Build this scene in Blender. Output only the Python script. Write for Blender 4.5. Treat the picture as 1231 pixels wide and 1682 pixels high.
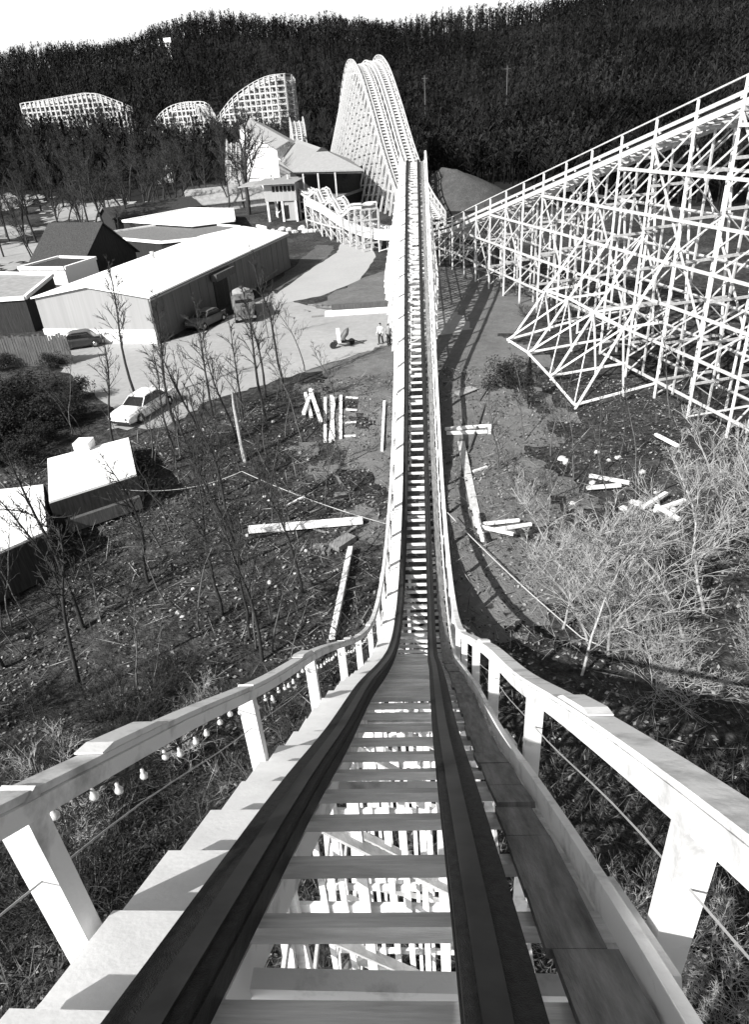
import bpy, math, random
import numpy as np
from mathutils import Vector, Matrix

for o in list(bpy.data.objects): bpy.data.objects.remove(o)
scene = bpy.context.scene
COL = scene.collection
rnd = random.Random(7)

# ---------------------------------------------------------------- camera
cam_data = bpy.data.cameras.new('camera')
cam = bpy.data.objects.new('camera', cam_data); COL.objects.link(cam)
cam_data.sensor_fit = 'VERTICAL'; cam_data.sensor_height = 36.0
cam_data.lens = 36.0*1121.0/1682.0
cam_data.clip_start = 0.05; cam_data.clip_end = 4000
cam.matrix_world = Matrix(((0.996602,0.030508,0.076511,0.4300),(0.050421,0.508560,-0.859549,0.0000),(-0.065134,0.860486,0.505293,20.0000),(0,0,0,1)))
cam_data.dof.use_dof = False
scene.camera = cam

# ---------------------------------------------------------------- daylight
SUN_EL = math.radians(38)
sdir = Vector((-0.669*math.cos(SUN_EL), -0.743*math.cos(SUN_EL), math.sin(SUN_EL))).normalized()   # towards the sun
sun_data = bpy.data.lights.new('sun', 'SUN'); sun_data.energy = 4.8; sun_data.angle = math.radians(0.5)
sun_data.color = (1.0, 0.99, 0.97)
sun = bpy.data.objects.new('sun', sun_data); COL.objects.link(sun)
sun.rotation_euler = sdir.to_track_quat('Z', 'Y').to_euler(); sun.location = (0, -20, 60)
world = bpy.data.worlds.new('World'); scene.world = world; world.use_nodes = True
wn = world.node_tree
for n in list(wn.nodes): wn.nodes.remove(n)
sky = wn.nodes.new('ShaderNodeTexSky'); sky.sky_type = 'NISHITA'; sky.sun_disc = False
sky.sun_elevation = SUN_EL; sky.sun_rotation = math.atan2(sdir.x, sdir.y)
sky.dust_density = 6.0; sky.air_density = 1.6
bw = wn.nodes.new('ShaderNodeRGBToBW')       # black-and-white film: the sky has no colour
bg = wn.nodes.new('ShaderNodeBackground'); bg.inputs['Strength'].default_value = 0.05
wo = wn.nodes.new('ShaderNodeOutputWorld')
# milky haze brightens the sky towards the horizon
tcw = wn.nodes.new('ShaderNodeTexCoord'); sx_ = wn.nodes.new('ShaderNodeSeparateXYZ'); mr = wn.nodes.new('ShaderNodeMapRange')
mr.inputs['From Min'].default_value = 0.0; mr.inputs['From Max'].default_value = 0.30; mr.inputs['To Min'].default_value = 8.5; mr.inputs['To Max'].default_value = 1.0
mr.interpolation_type = 'SMOOTHSTEP'; mu = wn.nodes.new('ShaderNodeMath'); mu.operation = 'MULTIPLY'
wn.links.new(tcw.outputs['Generated'], sx_.inputs[0]); wn.links.new(sx_.outputs['Z'], mr.inputs['Value'])
wn.links.new(sky.outputs[0], bw.inputs[0]); wn.links.new(bw.outputs[0], mu.inputs[0]); wn.links.new(mr.outputs[0], mu.inputs[1]); wn.links.new(mu.outputs[0], bg.inputs[0]); wn.links.new(bg.outputs[0], wo.inputs[0])
vs = scene.view_settings
vs.view_transform = 'Standard'; vs.look = 'None'; vs.gamma = 1.0; vs.use_curve_mapping = False
vs.exposure = 0.9
scene.render.engine = 'CYCLES'
try:
    scene.cycles.max_bounces = 5; scene.cycles.diffuse_bounces = 3
except Exception: pass

# ---------------------------------------------------------------- materials (all greys: a black-and-white photograph)
def mat(name, v, var=0.15, scale=3.0, rough=0.85, bump=0.0, bscale=None, spec=0.2, stretch=None, contrast=None, detail=8.0, v2=None, metallic=0.0):
    m = bpy.data.materials.new(name); m.use_nodes = True
    nt = m.node_tree; b = nt.nodes['Principled BSDF']
    b.inputs['Roughness'].default_value = rough; b.inputs['Specular IOR Level'].default_value = spec
    b.inputs['Metallic'].default_value = metallic
    tc = nt.nodes.new('ShaderNodeTexCoord'); mp = nt.nodes.new('ShaderNodeMapping')
    nt.links.new(tc.outputs['Object'], mp.inputs[0])
    if stretch: mp.inputs['Scale'].default_value = stretch
    nz = nt.nodes.new('ShaderNodeTexNoise'); nz.inputs['Scale'].default_value = scale; nz.inputs['Detail'].default_value = detail
    nz.inputs['Roughness'].default_value = 0.65
    nt.links.new(mp.outputs[0], nz.inputs['Vector'])
    cr = nt.nodes.new('ShaderNodeValToRGB')
    lo = v*(1-var); hi = v*(1+var) if v2 is None else v2
    c0, c1 = contrast or (0.3, 0.7)
    cr.color_ramp.elements[0].position = c0; cr.color_ramp.elements[1].position = c1
    cr.color_ramp.elements[0].color = (lo, lo, lo, 1); cr.color_ramp.elements[1].color = (hi, hi, hi, 1)
    nt.links.new(nz.outputs['Fac'], cr.inputs[0]); nt.links.new(cr.outputs[0], b.inputs['Base Color'])
    if bump:
        n2 = nt.nodes.new('ShaderNodeTexNoise'); n2.inputs['Scale'].default_value = bscale or scale*4; n2.inputs['Detail'].default_value = 6
        nt.links.new(mp.outputs[0], n2.inputs['Vector'])
        bp = nt.nodes.new('ShaderNodeBump'); bp.inputs['Strength'].default_value = bump; bp.inputs['Distance'].default_value = 0.05
        nt.links.new(n2.outputs['Fac'], bp.inputs['Height']); nt.links.new(bp.outputs[0], b.inputs['Normal'])
    return m
def gmat(name, stops, scale, scale2, mixv=0.5, bump=0.6, fine=40.0):
    """ground: two noises at different sizes added, then a ramp"""
    m = bpy.data.materials.new(name); m.use_nodes = True
    nt = m.node_tree; b = nt.nodes['Principled BSDF']; b.inputs['Roughness'].default_value = 0.95; b.inputs['Specular IOR Level'].default_value = 0.1
    tc = nt.nodes.new('ShaderNodeTexCoord')
    ns = []
    for sc, dt in ((scale, 6), (scale2, 9)):
        n = nt.nodes.new('ShaderNodeTexNoise'); n.inputs['Scale'].default_value = sc; n.inputs['Detail'].default_value = dt; n.inputs['Roughness'].default_value = 0.7
        nt.links.new(tc.outputs['Object'], n.inputs['Vector']); ns.append(n)
    mx = nt.nodes.new('ShaderNodeMix'); mx.data_type = 'FLOAT'; mx.inputs[0].default_value = mixv
    nt.links.new(ns[0].outputs['Fac'], mx.inputs[2]); nt.links.new(ns[1].outputs['Fac'], mx.inputs[3])
    cr = nt.nodes.new('ShaderNodeValToRGB')
    cr.color_ramp.elements[0].position = stops[0][0]; cr.color_ramp.elements[0].color = (stops[0][1],)*3+(1,)
    cr.color_ramp.elements[1].position = stops[-1][0]; cr.color_ramp.elements[1].color = (stops[-1][1],)*3+(1,)
    for p, v in stops[1:-1]:
        e = cr.color_ramp.elements.new(p); e.color = (v, v, v, 1)
    nt.links.new(mx.outputs[0], cr.inputs[0]); nt.links.new(cr.outputs[0], b.inputs['Base Color'])
    n3 = nt.nodes.new('ShaderNodeTexNoise'); n3.inputs['Scale'].default_value = fine; n3.inputs['Detail'].default_value = 4
    nt.links.new(tc.outputs['Object'], n3.inputs['Vector'])
    bp = nt.nodes.new('ShaderNodeBump'); bp.inputs['Strength'].default_value = bump; bp.inputs['Distance'].default_value = 0.12
    nt.links.new(n3.outputs['Fac'], bp.inputs['Height']); nt.links.new(bp.outputs[0], b.inputs['Normal'])
    return m
M = {
 'white':   mat('white_painted_wood', 0.62, v2=0.74, var=0.35, scale=2.6, contrast=(0.32,0.5), bump=0.06, bscale=30, stretch=(1,1,1)),
 'white2':  mat('white_painted_wood_worn', 0.44, v2=0.52, var=0.3, scale=5, bump=0.2, bscale=40),
 'tie':     mat('painted_tie_wood', 0.66, v2=0.78, var=0.3, scale=3.0, bump=0.25, bscale=25, stretch=(0.6,6,6)),
 'plank':   mat('bare_weathered_plank', 0.15, v2=0.27, var=0.45, scale=1.6, bump=0.35, bscale=18, stretch=(8,1,1)),
 'rail':    mat('oiled_dark_rail_wood', 0.012, v2=0.03, var=0.5, scale=2.0, bump=0.4, bscale=14, stretch=(14,0.7,14), rough=0.7),
 'steel':   mat('worn_running_steel', 0.018, v2=0.035, var=0.4, scale=3, rough=0.6, spec=0.3),
 'cable':   mat('galvanised_cable', 0.35, rough=0.5),
 'darkcable': mat('dark_cable', 0.03),
 'bulb':    mat('glass_bulb', 0.4, rough=0.15, spec=0.8),
 'ground':  gmat('leafy_ground', [(0.36,0.008),(0.46,0.024),(0.56,0.06),(0.66,0.13)], 0.22, 3.2, 0.62, 0.9, 9.0),
 'floor':   gmat('forest_floor', [(0.3,0.006),(0.7,0.02)], 0.02, 0.3, 0.5, 0.5, 1.0),
 'lot':     gmat('gravel_lot', [(0.3,0.2),(0.5,0.27),(0.7,0.35)], 0.12, 2.0, 0.4, 0.3, 30),
 'dirt':    gmat('trodden_dirt', [(0.3,0.075),(0.5,0.12),(0.7,0.18)], 0.3, 2.5, 0.5, 0.6, 12),
 'path':    gmat('pale_path', [(0.3,0.28),(0.7,0.36)], 0.2, 3, 0.5, 0.2, 30),
 'mound':   gmat('mound_grass', [(0.3,0.03),(0.5,0.06),(0.7,0.11)], 0.6, 5.0, 0.6, 1.0, 4),
 'grass':   gmat('dry_grass', [(0.3,0.04),(0.5,0.09),(0.7,0.16)], 0.5, 4.0, 0.6, 0.8, 8),
 'roofw':   mat('white_metal_roof', 0.86, v2=0.88, var=0.03, scale=0.3),
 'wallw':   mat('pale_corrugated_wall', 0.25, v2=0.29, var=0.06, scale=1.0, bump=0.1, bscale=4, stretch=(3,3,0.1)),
 'wallshade':   mat('shade_toned_corrugated_wall', 0.10, v2=0.13, var=0.15, scale=1.0, bump=0.1, bscale=4, stretch=(3,3,0.1)),  # corrugated wall facing away from the sun, its shade put into the colour
 'plinth':  mat('whitewashed_plinth', 0.85, v2=0.85, var=0.05),
 'walld':   mat('dark_boarded_wall', 0.02, v2=0.04, var=0.4, scale=3, stretch=(4,4,0.3)),
 'shingle': mat('dark_shingle_roof', 0.025, v2=0.06, var=0.4, scale=6, bump=0.6, bscale=12),
 'shingle2':mat('grey_shingle_roof', 0.12, v2=0.2, var=0.25, scale=5, bump=0.5, bscale=10),
 'flatroof':mat('pale_gravel_roof', 0.22, v2=0.32, var=0.15, scale=1.2, bump=0.2),
 'stroof':  mat('station_roof_boards', 0.2, v2=0.26, var=0.12, scale=2, bump=0.3, stretch=(1,6,1)),
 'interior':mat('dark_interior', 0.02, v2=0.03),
 'bark':    mat('dark_bark', 0.02, v2=0.05, var=0.4, scale=8, bump=0.5),
 'twig':    mat('dark_twigs', 0.025, v2=0.05, var=0.3, scale=4),
 'barkp':   mat('pale_bark', 0.28, v2=0.45, var=0.35, scale=8, bump=0.4),
 'twigp':   mat('pale_twigs', 0.25, v2=0.42, var=0.3, scale=4),
 'barkm':   mat('grey_bark', 0.06, v2=0.12, var=0.3, scale=8),
 'everg':   mat('evergreen_needles', 0.012, v2=0.03, var=0.4, scale=3),
 'forest':  mat('bare_forest', 0.005, v2=0.026, var=0.6, scale=0.03, contrast=(0.42,0.75), detail=3),
 'scrub':   mat('pale_scrub', 0.05, v2=0.1, var=0.3, scale=1),
 'tread':   mat('stair_tread_paint', 0.82, v2=0.86, var=0.12, scale=3, bump=0.05, bscale=30),
 'blade':   mat('dead_grass_blade', 0.03, v2=0.12, var=0.3, scale=.8),
 'leafl':   mat('dry_leaf', 0.16, v2=0.42, var=0.6, scale=2.0),
 'carw':    mat('white_car_paint', 0.80, v2=0.82, var=0.02, rough=0.3, spec=0.5),
 'card':    mat('dark_car_paint', 0.03, v2=0.04, var=0.1, rough=0.25, spec=0.5),
 'carg':    mat('grey_truck_paint', 0.09, v2=0.12, var=0.15, rough=0.5, spec=0.4),
 'glass':   mat('dark_window_glass', 0.015, v2=0.02, rough=0.08, spec=0.6),
 'tyre':    mat('black_rubber', 0.02),
 'chrome':  mat('chrome', 0.55, v2=0.6, metallic=1.0, rough=0.2),
 'skin':    mat('skin', 0.38, v2=0.42, var=0.05, rough=0.6),
 'hair':    mat('dark_hair', 0.03),
 'cldark':  mat('dark_cloth', 0.035, v2=0.05),
 'clmid':   mat('grey_cloth', 0.22, v2=0.3),
 'cllight': mat('light_cloth', 0.6, v2=0.66),
 'fence':   mat('weathered_fence_boards', 0.06, v2=0.12, var=0.4, scale=3, stretch=(5,5,0.4)),
 'stone':   mat('pale_stone', 0.4, v2=0.6, var=0.3),
}

# ---------------------------------------------------------------- mesh builder
class MB:
    def __init__(s): s.v = []; s.f = []; s.mi = []
    def add(s, vs, fs, m=0):
        n = len(s.v); s.v.extend([tuple(p) for p in vs])
        for f in fs: s.f.append(tuple(i+n for i in f)); s.mi.append(m)
    def bar(s, p, q, w, h, up=(0,0,1), m=0):
        """box beam from p to q, w across, h along 'up'"""
        p = np.array(p, float); q = np.array(q, float); d = q-p; L = np.linalg.norm(d)
        if L < 1e-6: return
        d /= L; u = np.array(up, float); a = np.cross(d, u)
        if np.linalg.norm(a) < 1e-3: a = np.cross(d, (0,1,0))
        a /= np.linalg.norm(a); b = np.cross(a, d)
        a = a*w/2; b = b*h/2
        vs = [p-a-b, p+a-b, p+a+b, p-a+b, q-a-b, q+a-b, q+a+b, q-a+b]
        s.add(vs, [(0,1,2,3),(7,6,5,4),(0,4,5,1),(1,5,6,2),(2,6,7,3),(3,7,4,0)], m)
    def box(s, x0, x1, y0, y1, z0, z1, m=0):
        vs = [(x0,y0,z0),(x1,y0,z0),(x1,y1,z0),(x0,y1,z0),(x0,y0,z1),(x1,y0,z1),(x1,y1,z1),(x0,y1,z1)]
        s.add(vs, [(3,2,1,0),(4,5,6,7),(0,1,5,4),(1,2,6,5),(2,3,7,6),(3,0,4,7)], m)
    def tube(s, pts, rads, n=5, cap=False, m=0):
        pts = [np.array(p, float) for p in pts]; base = len(s.v); k = len(pts)
        for i, p in enumerate(pts):
            d = pts[min(i+1, k-1)]-pts[max(i-1, 0)]; d = d/(np.linalg.norm(d)+1e-9)
            a = np.cross(d, (0.31,0.17,0.93)) if abs(d[2]) < 0.9 else np.cross(d, (1,0.1,0)); a /= np.linalg.norm(a)+1e-9
            b = np.cross(d, a); r = rads[i]
            for j in range(n):
                t = 2*math.pi*j/n; s.v.append(tuple(p+a*r*math.cos(t)+b*r*math.sin(t)))
        for i in range(k-1):
            for j in range(n):
                j2 = (j+1) % n
                s.f.append((base+i*n+j, base+i*n+j2, base+(i+1)*n+j2, base+(i+1)*n+j)); s.mi.append(m)
        if cap:
            s.f.append(tuple(base+j for j in range(n))[::-1]); s.mi.append(m)
            s.f.append(tuple(base+(k-1)*n+j for j in range(n))); s.mi.append(m)
    def prism(s, poly, z0, z1, m=0):
        """poly: list of (x,y) counter-clockwise"""
        n = len(poly); vs = [(x,y,z0) for x,y in poly]+[(x,y,z1) for x,y in poly]
        s.add(vs, [tuple(range(n))[::-1], tuple(range(n,2*n))]+[(i,(i+1)%n,n+(i+1)%n,n+i) for i in range(n)], m)
    def loft(s, rings, cap=True, m=0):
        n = len(rings[0]); base = len(s.v)
        for r in rings: s.v.extend([tuple(p) for p in r])
        for i in range(len(rings)-1):
            for j in range(n):
                j2 = (j+1) % n; s.f.append((base+i*n+j, base+i*n+j2, base+(i+1)*n+j2, base+(i+1)*n+j)); s.mi.append(m)
        if cap:
            s.f.append(tuple(base+j for j in range(n))[::-1]); s.mi.append(m)
            s.f.append(tuple(base+(len(rings)-1)*n+j for j in range(n))); s.mi.append(m)
    def xf(s, mtx):
        A = np.array(mtx); V = np.array(s.v); V = V@A[:3,:3].T+A[:3,3]; s.v = [tuple(p) for p in V]; return s
    def build(s, name, m, parent=None, smooth=False, local=False):
        me = bpy.data.meshes.new(name)
        off = np.zeros(3)
        if parent is not None and not local: off = np.array(ROOTLOC.get(parent.name, (0,0,0)))
        me.from_pydata([tuple(np.array(p)-off) for p in s.v] if s.v else [], [], s.f)
        ms = m if isinstance(m, (list, tuple)) else [m]
        for k in ms: me.materials.append(M[k] if isinstance(k, str) else k)
        if len(ms) > 1: me.polygons.foreach_set('material_index', s.mi)
        if smooth: me.polygons.foreach_set('use_smooth', [True]*len(me.polygons))
        me.update()
        o = bpy.data.objects.new(name, me); COL.objects.link(o)
        if parent is not None:
            o.parent = parent; ROOTLOC[o.name] = tuple(off) if not local else (0,0,0)
        return o
ROOTLOC = {}
def tag(o, label=None, cat=None, group=None, kind=None):
    if label: o['label'] = label
    if cat: o['category'] = cat
    if group: o['group'] = group
    if kind: o['kind'] = kind
    return o
def empty(name, loc, label, cat, group=None, rz=0):
    o = bpy.data.objects.new(name, None); COL.objects.link(o); o.location = loc; o.rotation_euler = (0,0,rz)
    o.empty_display_size = 0.3
    ROOTLOC[o.name] = tuple(loc); return tag(o, label, cat, group)
def copy_tree(o, parent=None):
    c = o.copy(); COL.objects.link(c); c.parent = parent
    for ch in o.children: copy_tree(ch, c)
    return c

# ---------------------------------------------------------------- terrain heights
def sstep(a,b,x):
    t=np.clip((x-a)/(b-a),0,1); return t*t*(3-2*t)
# ridge profile: azimuth (deg from +Y toward +X) -> ridge height
RAZ=np.array([-60,-29,-27.3,-23.5,-18.3,-15.9,-13.5,-10.2,-6.6,-5.7,-1.6,1,5.1,7.9,20.8,60.])
REL=np.array([3.5,4.2,4.41,4.83,5.61,5.9,6.0,5.57,5.2,5.38,4.75,4.6,4.55,4.65,6.5,7.3])
YBX=np.array([-200,-60,-24,-17,-8,0,8,14,40,200.]); YBY=np.array([20,28,36,38,47,49,53,60,72,90.])
def G(x,y):
    x=np.asarray(x,float); y=np.asarray(y,float)
    yb=np.interp(x,YBX,YBY); d=y-yb
    low=1.0+0.25*np.sin(x*0.31+1)*np.sin(y*0.23)+0.012*np.clip(-x-6,0,60)+0.02*np.clip(x-8,0,60)
    z=low+(3.0-low)*sstep(-14,-1,d)
    r=np.hypot(x,y); az=np.degrees(np.arctan2(x,np.maximum(y,1e-3)))
    z=z+2.0*sstep(112,140,y)*sstep(-75,-30,x)
    R=480.; H=20+R*np.tan(np.radians(np.interp(az,RAZ,REL)))-9
    start=np.interp(az,[-40,-12,0,10,40],[150,165,190,150,120])
    hz=sstep(0,1,(r-start)/(R-start))*(H-3)
    hz=hz*(1-0.5*sstep(R,900,r))
    hz=hz*sstep(-30,60,y)
    und=sstep(230,330,r)*(4*np.sin(x*0.021+1.3)*np.cos(y*0.017)+2.5*np.sin(x*0.05+y*0.043))
    return z+hz+und*sstep(0,100,y)

def g1(x, y): return float(G(x, y))
# ================================================================= SETTING
def grid_axis(lo, hi, a, b, fine, grow=1.12):
    xs = list(np.arange(a, b+1e-6, fine)); st = fine; x = xs[-1]
    while x < hi: st *= grow; x += st; xs.append(x)
    st = fine; x = xs[0]; left = []
    while x > lo: st *= grow; x -= st; left.append(x)
    return np.array(left[::-1]+xs)
gx = grid_axis(-1500, 1500, -40, 26, 0.7, 1.07); gy = grid_axis(-150, 1700, -12, 66, 0.7, 1.07)
GX, GY = np.meshgrid(gx, gy)
rs = np.random.RandomState(3)
def lump(x, y):
    return 0.05*np.sin(x*1.9+np.sin(y*1.3)*2)*np.sin(y*2.3+x*0.7)+0.04*np.sin(x*4.1+y*3.3)
LOW = 1-sstep(-14, -3, GY-np.interp(GX, YBX, YBY))
GZ = G(GX, GY)+lump(GX, GY)*LOW
nx, ny = len(gx), len(gy)
me = bpy.data.meshes.new('ground')
idx = np.arange(nx*ny).reshape(ny, nx)
F = np.stack([idx[:-1,:-1], idx[:-1,1:], idx[1:,1:], idx[1:,:-1]], -1).reshape(-1, 4)
me.from_pydata(np.stack([GX, GY, GZ], -1).reshape(-1, 3).tolist(), [], F.tolist()); me.materials.append(M['ground']); me.materials.append(M['floor'])
FC = np.stack([GX, GY], -1).reshape(-1, 2)[F].mean(1); me.polygons.foreach_set('material_index', ((np.hypot(FC[:,0], FC[:,1]) > 196+8*np.sin(FC[:,0]*.2)) | ((FC[:,0] > 6)&(np.hypot(FC[:,0], FC[:,1]) > 128)) | (FC[:,1] < -14)).astype(np.int32))
me.polygons.foreach_set('use_smooth', [True]*len(me.polygons))
o = bpy.data.objects.new('ground', me); COL.objects.link(o); tag(o, 'uneven ground of dead leaves and dry grass rising to wooded hills', 'ground', kind='structure')

def sheet(name, poly, z, m, label, wob=0.5, seed=1, n=8):
    r = random.Random(seed); pts = []
    k = len(poly)
    for i in range(k):
        (x0,y0),(x1,y1) = poly[i], poly[(i+1)%k]
        for j in range(n):
            t = j/n; w = wob if j else 0
            pts.append((x0+(x1-x0)*t+r.uniform(-w,w), y0+(y1-y0)*t+r.uniform(-w,w)))
    if sum(a[0]*b[1]-b[0]*a[1] for a,b in zip(pts, pts[1:]+pts[:1])) < 0: pts = pts[::-1]
    mb = MB(); mb.add([(x,y,z) for x,y in pts], [tuple(range(len(pts)))])
    o = mb.build(name, m); tag(o, label, name.split('.')[0].replace('_',' '), kind='structure'); return o
def drape(name, poly, m, label, seed, off=0.05, step=0.45):
    r = random.Random(seed); xs_ = [p[0] for p in poly]; ys_ = [p[1] for p in poly]; mb = MB(); ids = {}
    def inp(x, y):
        c = False; j = len(poly)-1
        for i in range(len(poly)):
            if (poly[i][1] > y) != (poly[j][1] > y) and x < (poly[j][0]-poly[i][0])*(y-poly[i][1])/(poly[j][1]-poly[i][1])+poly[i][0]: c = not c
            j = i
        return c
    def vid(i, j):
        if (i,j) not in ids:
            x = min(xs_)-2+i*step; y = min(ys_)-2+j*step
            zz = float(G(x,y)+lump(x,y)*(1-sstep(-14,-3,y-np.interp(x,YBX,YBY)))); ids[(i,j)] = len(mb.v); mb.v.append((x+r.uniform(-.12,.12), y+r.uniform(-.12,.12), zz+off))
        return ids[(i,j)]
    for i in range(int((max(xs_)-min(xs_)+4)/step)):
        for j in range(int((max(ys_)-min(ys_)+4)/step)):
            x = min(xs_)-2+(i+.5)*step; y = min(ys_)-2+(j+.5)*step
            w = 0.9*math.sin(x*1.7+y)+0.6*math.sin(y*2.3-x*.8)
            if inp(x+w*1.5+1.2*math.sin(y*.7+seed), y+w*.9+1.0*math.sin(x*.6)): mb.f.append((vid(i,j), vid(i+1,j), vid(i+1,j+1), vid(i,j+1))); mb.mi.append(0)
    o = mb.build(name, m, smooth=True); tag(o, label, 'dirt', kind='structure')
drape('bare_dirt', [(-4,36),(-7,46),(-7,52),(-1,56),(5,57),(9.5,56),(9,48),(8.5,40),(8,32),(6.5,25),(4,21.5),(-1,24),(-2,30)], 'dirt', 'bare trodden dirt below the lowest part of the track', 6)
# the apron of trodden dirt goes under the gravel
sheet('dirt_yard', [(-12,51),(-3,50),(4,54),(9,60),(13,68),(8,86),(-2,90),(-9,78),(-13,62)], 3.012, 'dirt', 'trodden dirt yard under and beside the coaster track', 0.6, 2)
sheet('gravel_lot', [(-35,62.5),(-31.5,56.5),(-27.5,51),(-22,45),(-20.5,40.6),(-16.5,40.9),(-14.5,45.5),(-11,48.5),(-7.5,52),(-1.8,57),(5,60),(4,66),(-2,69),(-9,69.5),(-13,73.5),(-16.5,80),(-18,74),(-20,64),(-23.4,60.6)], 3.024, 'lot', 'sunlit pale gravel parking lot in front of the white metal building', 0.35, 3)
sheet('path', [(-13.2,74),(-15.9,71.5),(-15.6,79),(-13.4,92),(-11.2,102),(-11.4,112),(-15.5,128),(-11,124),(-7.2,109),(-5.4,97),(-6.6,83),(-10.2,76)], 3.036, 'path', 'smooth pale curving path below the station', 0.12, 4)
sheet('grass_bank', [(-15.9,96),(-17.6,80),(-15.9,79.5),(-13.8,92),(-11.8,101),(-12.2,108),(-15,110)], 3.03, 'grass', 'dry grass bank between the metal building and the path', 0.3, 5)
for k, P_ in enumerate(([(-86,116),(-64,108),(-58,118),(-66,131),(-84,134)], [(-104,132),(-80,140),(-76,152),(-98,158),(-116,148)], [(-82,160),(-66,158),(-60,172),(-74,184),(-90,178)], [(-63,104),(-56,107),(-57,114),(-66,112)], [(-58,150),(-47,156),(-50,170),(-62,168)], [(-118,170),(-98,172),(-94,188),(-112,194)])):
    drape('clearing', P_, 'lot', 'pale sunlit clearing on the ground among the bare woods at left', 30+k, 0.08, 1.3)
# rounded mound of dry grass behind the coaster
mb = MB(); N = 28; K = 12; cxm, cym = 9.5, 142.0; rm = random.Random(5)
jit = [[rm.uniform(-0.5,0.5) for _ in range(N)] for _ in range(K+1)]
for k in range(K+1):
    rr = 1-k/K
    for j in range(N):
        t = 2*math.pi*j/N; x = cxm+13*rr*math.cos(t); y = cym+17*rr*math.sin(t)
        hh = 6.8*(1-rr**1.6)**1.1*(1-0.12*math.sin(2*t)); x -= 4.0*(1-rr)
        mb.v.append((x, y, 2.6+hh+jit[k][j]*0.35*(1 if 0<k<K else 0)))
for k in range(K):
    for j in range(N): mb.f.append((k*N+j, k*N+(j+1)%N, (k+1)*N+(j+1)%N, (k+1)*N+j)); mb.mi.append(0)
o = mb.build('grass_mound', 'mound', smooth=True); tag(o, 'rounded pale mound of dry grass behind the coaster track', 'mound', kind='structure')

# ================================================================= COASTERS
class Path:
    """smooth centreline of a track: list of 3-D points"""
    def __init__(s, pts, step=0.35):
        P = np.array(pts, float); n = len(P); out = []
        E = np.vstack([2*P[0]-P[1], P, 2*P[-1]-P[-2]])
        for i in range(n-1):
            p0,p1,p2,p3 = E[i:i+4]; L = np.linalg.norm(p2-p1); k = max(2, int(L/step))
            d01 = np.linalg.norm(p1-p0)**.5; d12 = L**.5; d23 = np.linalg.norm(p3-p2)**.5
            m1 = p2-p1+d12*((p1-p0)/d01-(p2-p0)/(d01+d12)); m2 = p2-p1+d12*((p3-p2)/d23-(p3-p1)/(d12+d23))
            for j in range(k):
                t = j/k; out.append((2*t**3-3*t**2+1)*p1+(t**3-2*t**2+t)*m1+(-2*t**3+3*t**2)*p2+(t**3-t**2)*m2)
        out.append(P[-1]); s.P = np.array(out)
        d = np.diff(s.P, axis=0); s.S = np.concatenate([[0], np.cumsum(np.linalg.norm(d, axis=1))])
        s.H = np.concatenate([[0], np.cumsum(np.hypot(d[:,0], d[:,1]))]); s.L = s.S[-1]; s.HL = s.H[-1]
    def at(s, u, horiz=False):
        A = s.H if horiz else s.S
        f = lambda w: np.array([np.interp(w, A, s.P[:,k]) for k in range(3)])
        p = f(u); e = 0.35
        t = f(min(u+e, A[-1]))-f(max(u-e, 0)); t /= np.linalg.norm(t)
        h = np.array([t[0], t[1], 0]); h /= np.linalg.norm(h); sd = np.array([h[1], -h[0], 0]); n = np.cross(sd, t)
        return p, t, sd, n
def sweep(mb, path, sec, a, b, step=0.5, horiz=False, m=0):
    k = max(1, int((b-a)/step)); rings = []
    for i in range(k+1):
        p, t, sd, n = path.at(a+(b-a)*i/k, horiz)
        rings.append([p+sd*x+n*z for x, z in sec])
    mb.loft(rings, True, m)
def rect(x0, x1, z0, z1): return [(x0,z0),(x1,z0),(x1,z1),(x0,z1)]
UPV = (0,0,1)

# ---- the track we ride: straight in plan (along +Y), rail tops from measured profile
PROF = [(-11,24.2),(-9,23.6),(-6,22.0),(-3,20.35),(-1,18.95),(1.1,17.40),(3.2,15.78),(5.25,14.12),(8,12.05),(11,9.62),(13.6,7.52),(15.8,5.92),(18,4.62),(20.6,3.52),(23.8,2.62),(27,2.16),(30,1.98),(33.2,2.03),(36.2,2.42),(39.2,3.02),(42.5,3.80),(46,4.72),(49.7,5.78),(53.5,6.98),(58,8.36),(63,9.92),(69,11.65),(75,13.40),(79,14.4),(83,15.0),(87,15.0),(92,13.9),(98,11.2),(106,7.0)]
main = Path([(float(np.interp(y, [-2,1,3,6,11,14,30,40,60,75,84],[.05,.04,0,-.05,-.08,-.13,-.13,-.10,-.05,.03,.06])), y, z-0.29) for y, z in PROF], 0.3)
def xc(y): return float(np.interp(y, main.P[:,1], main.P[:,0]))
def railz(y): return float(np.interp(y, main.P[:,1], main.P[:,2]))+0.29
S0 = 0.0
root = empty('roller_coaster_track', (0, 0, g1(0, 30)), 'white wooden coaster track with two dark rails plunging away, then climbing straight ahead', 'roller coaster')
for sx in (-1, 1):
    mb = MB(); c = 0.60*sx
    sweep(mb, main, rect(c-0.10, c+0.10, 0.0, 0.15), 0.5, main.L-0.5, 0.4)
    sweep(mb, main, rect(c-0.145, c+0.145, 0.152, 0.20), 0.5, main.L-0.5, 0.4)
    sweep(mb, main, rect(c-0.135, c+0.135, 0.203, 0.25), 0.5, main.L-0.5, 0.4)
    r_ = mb.build('rail', 'rail', root)
    mb = MB(); sweep(mb, main, rect(c-0.05-0.03*sx, c+0.05-0.03*sx, 0.252, 0.266), 0.5, main.L-0.5, 0.4)
    mb.build('running_strip', 'steel', r_)
rt = random.Random(11)
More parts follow.
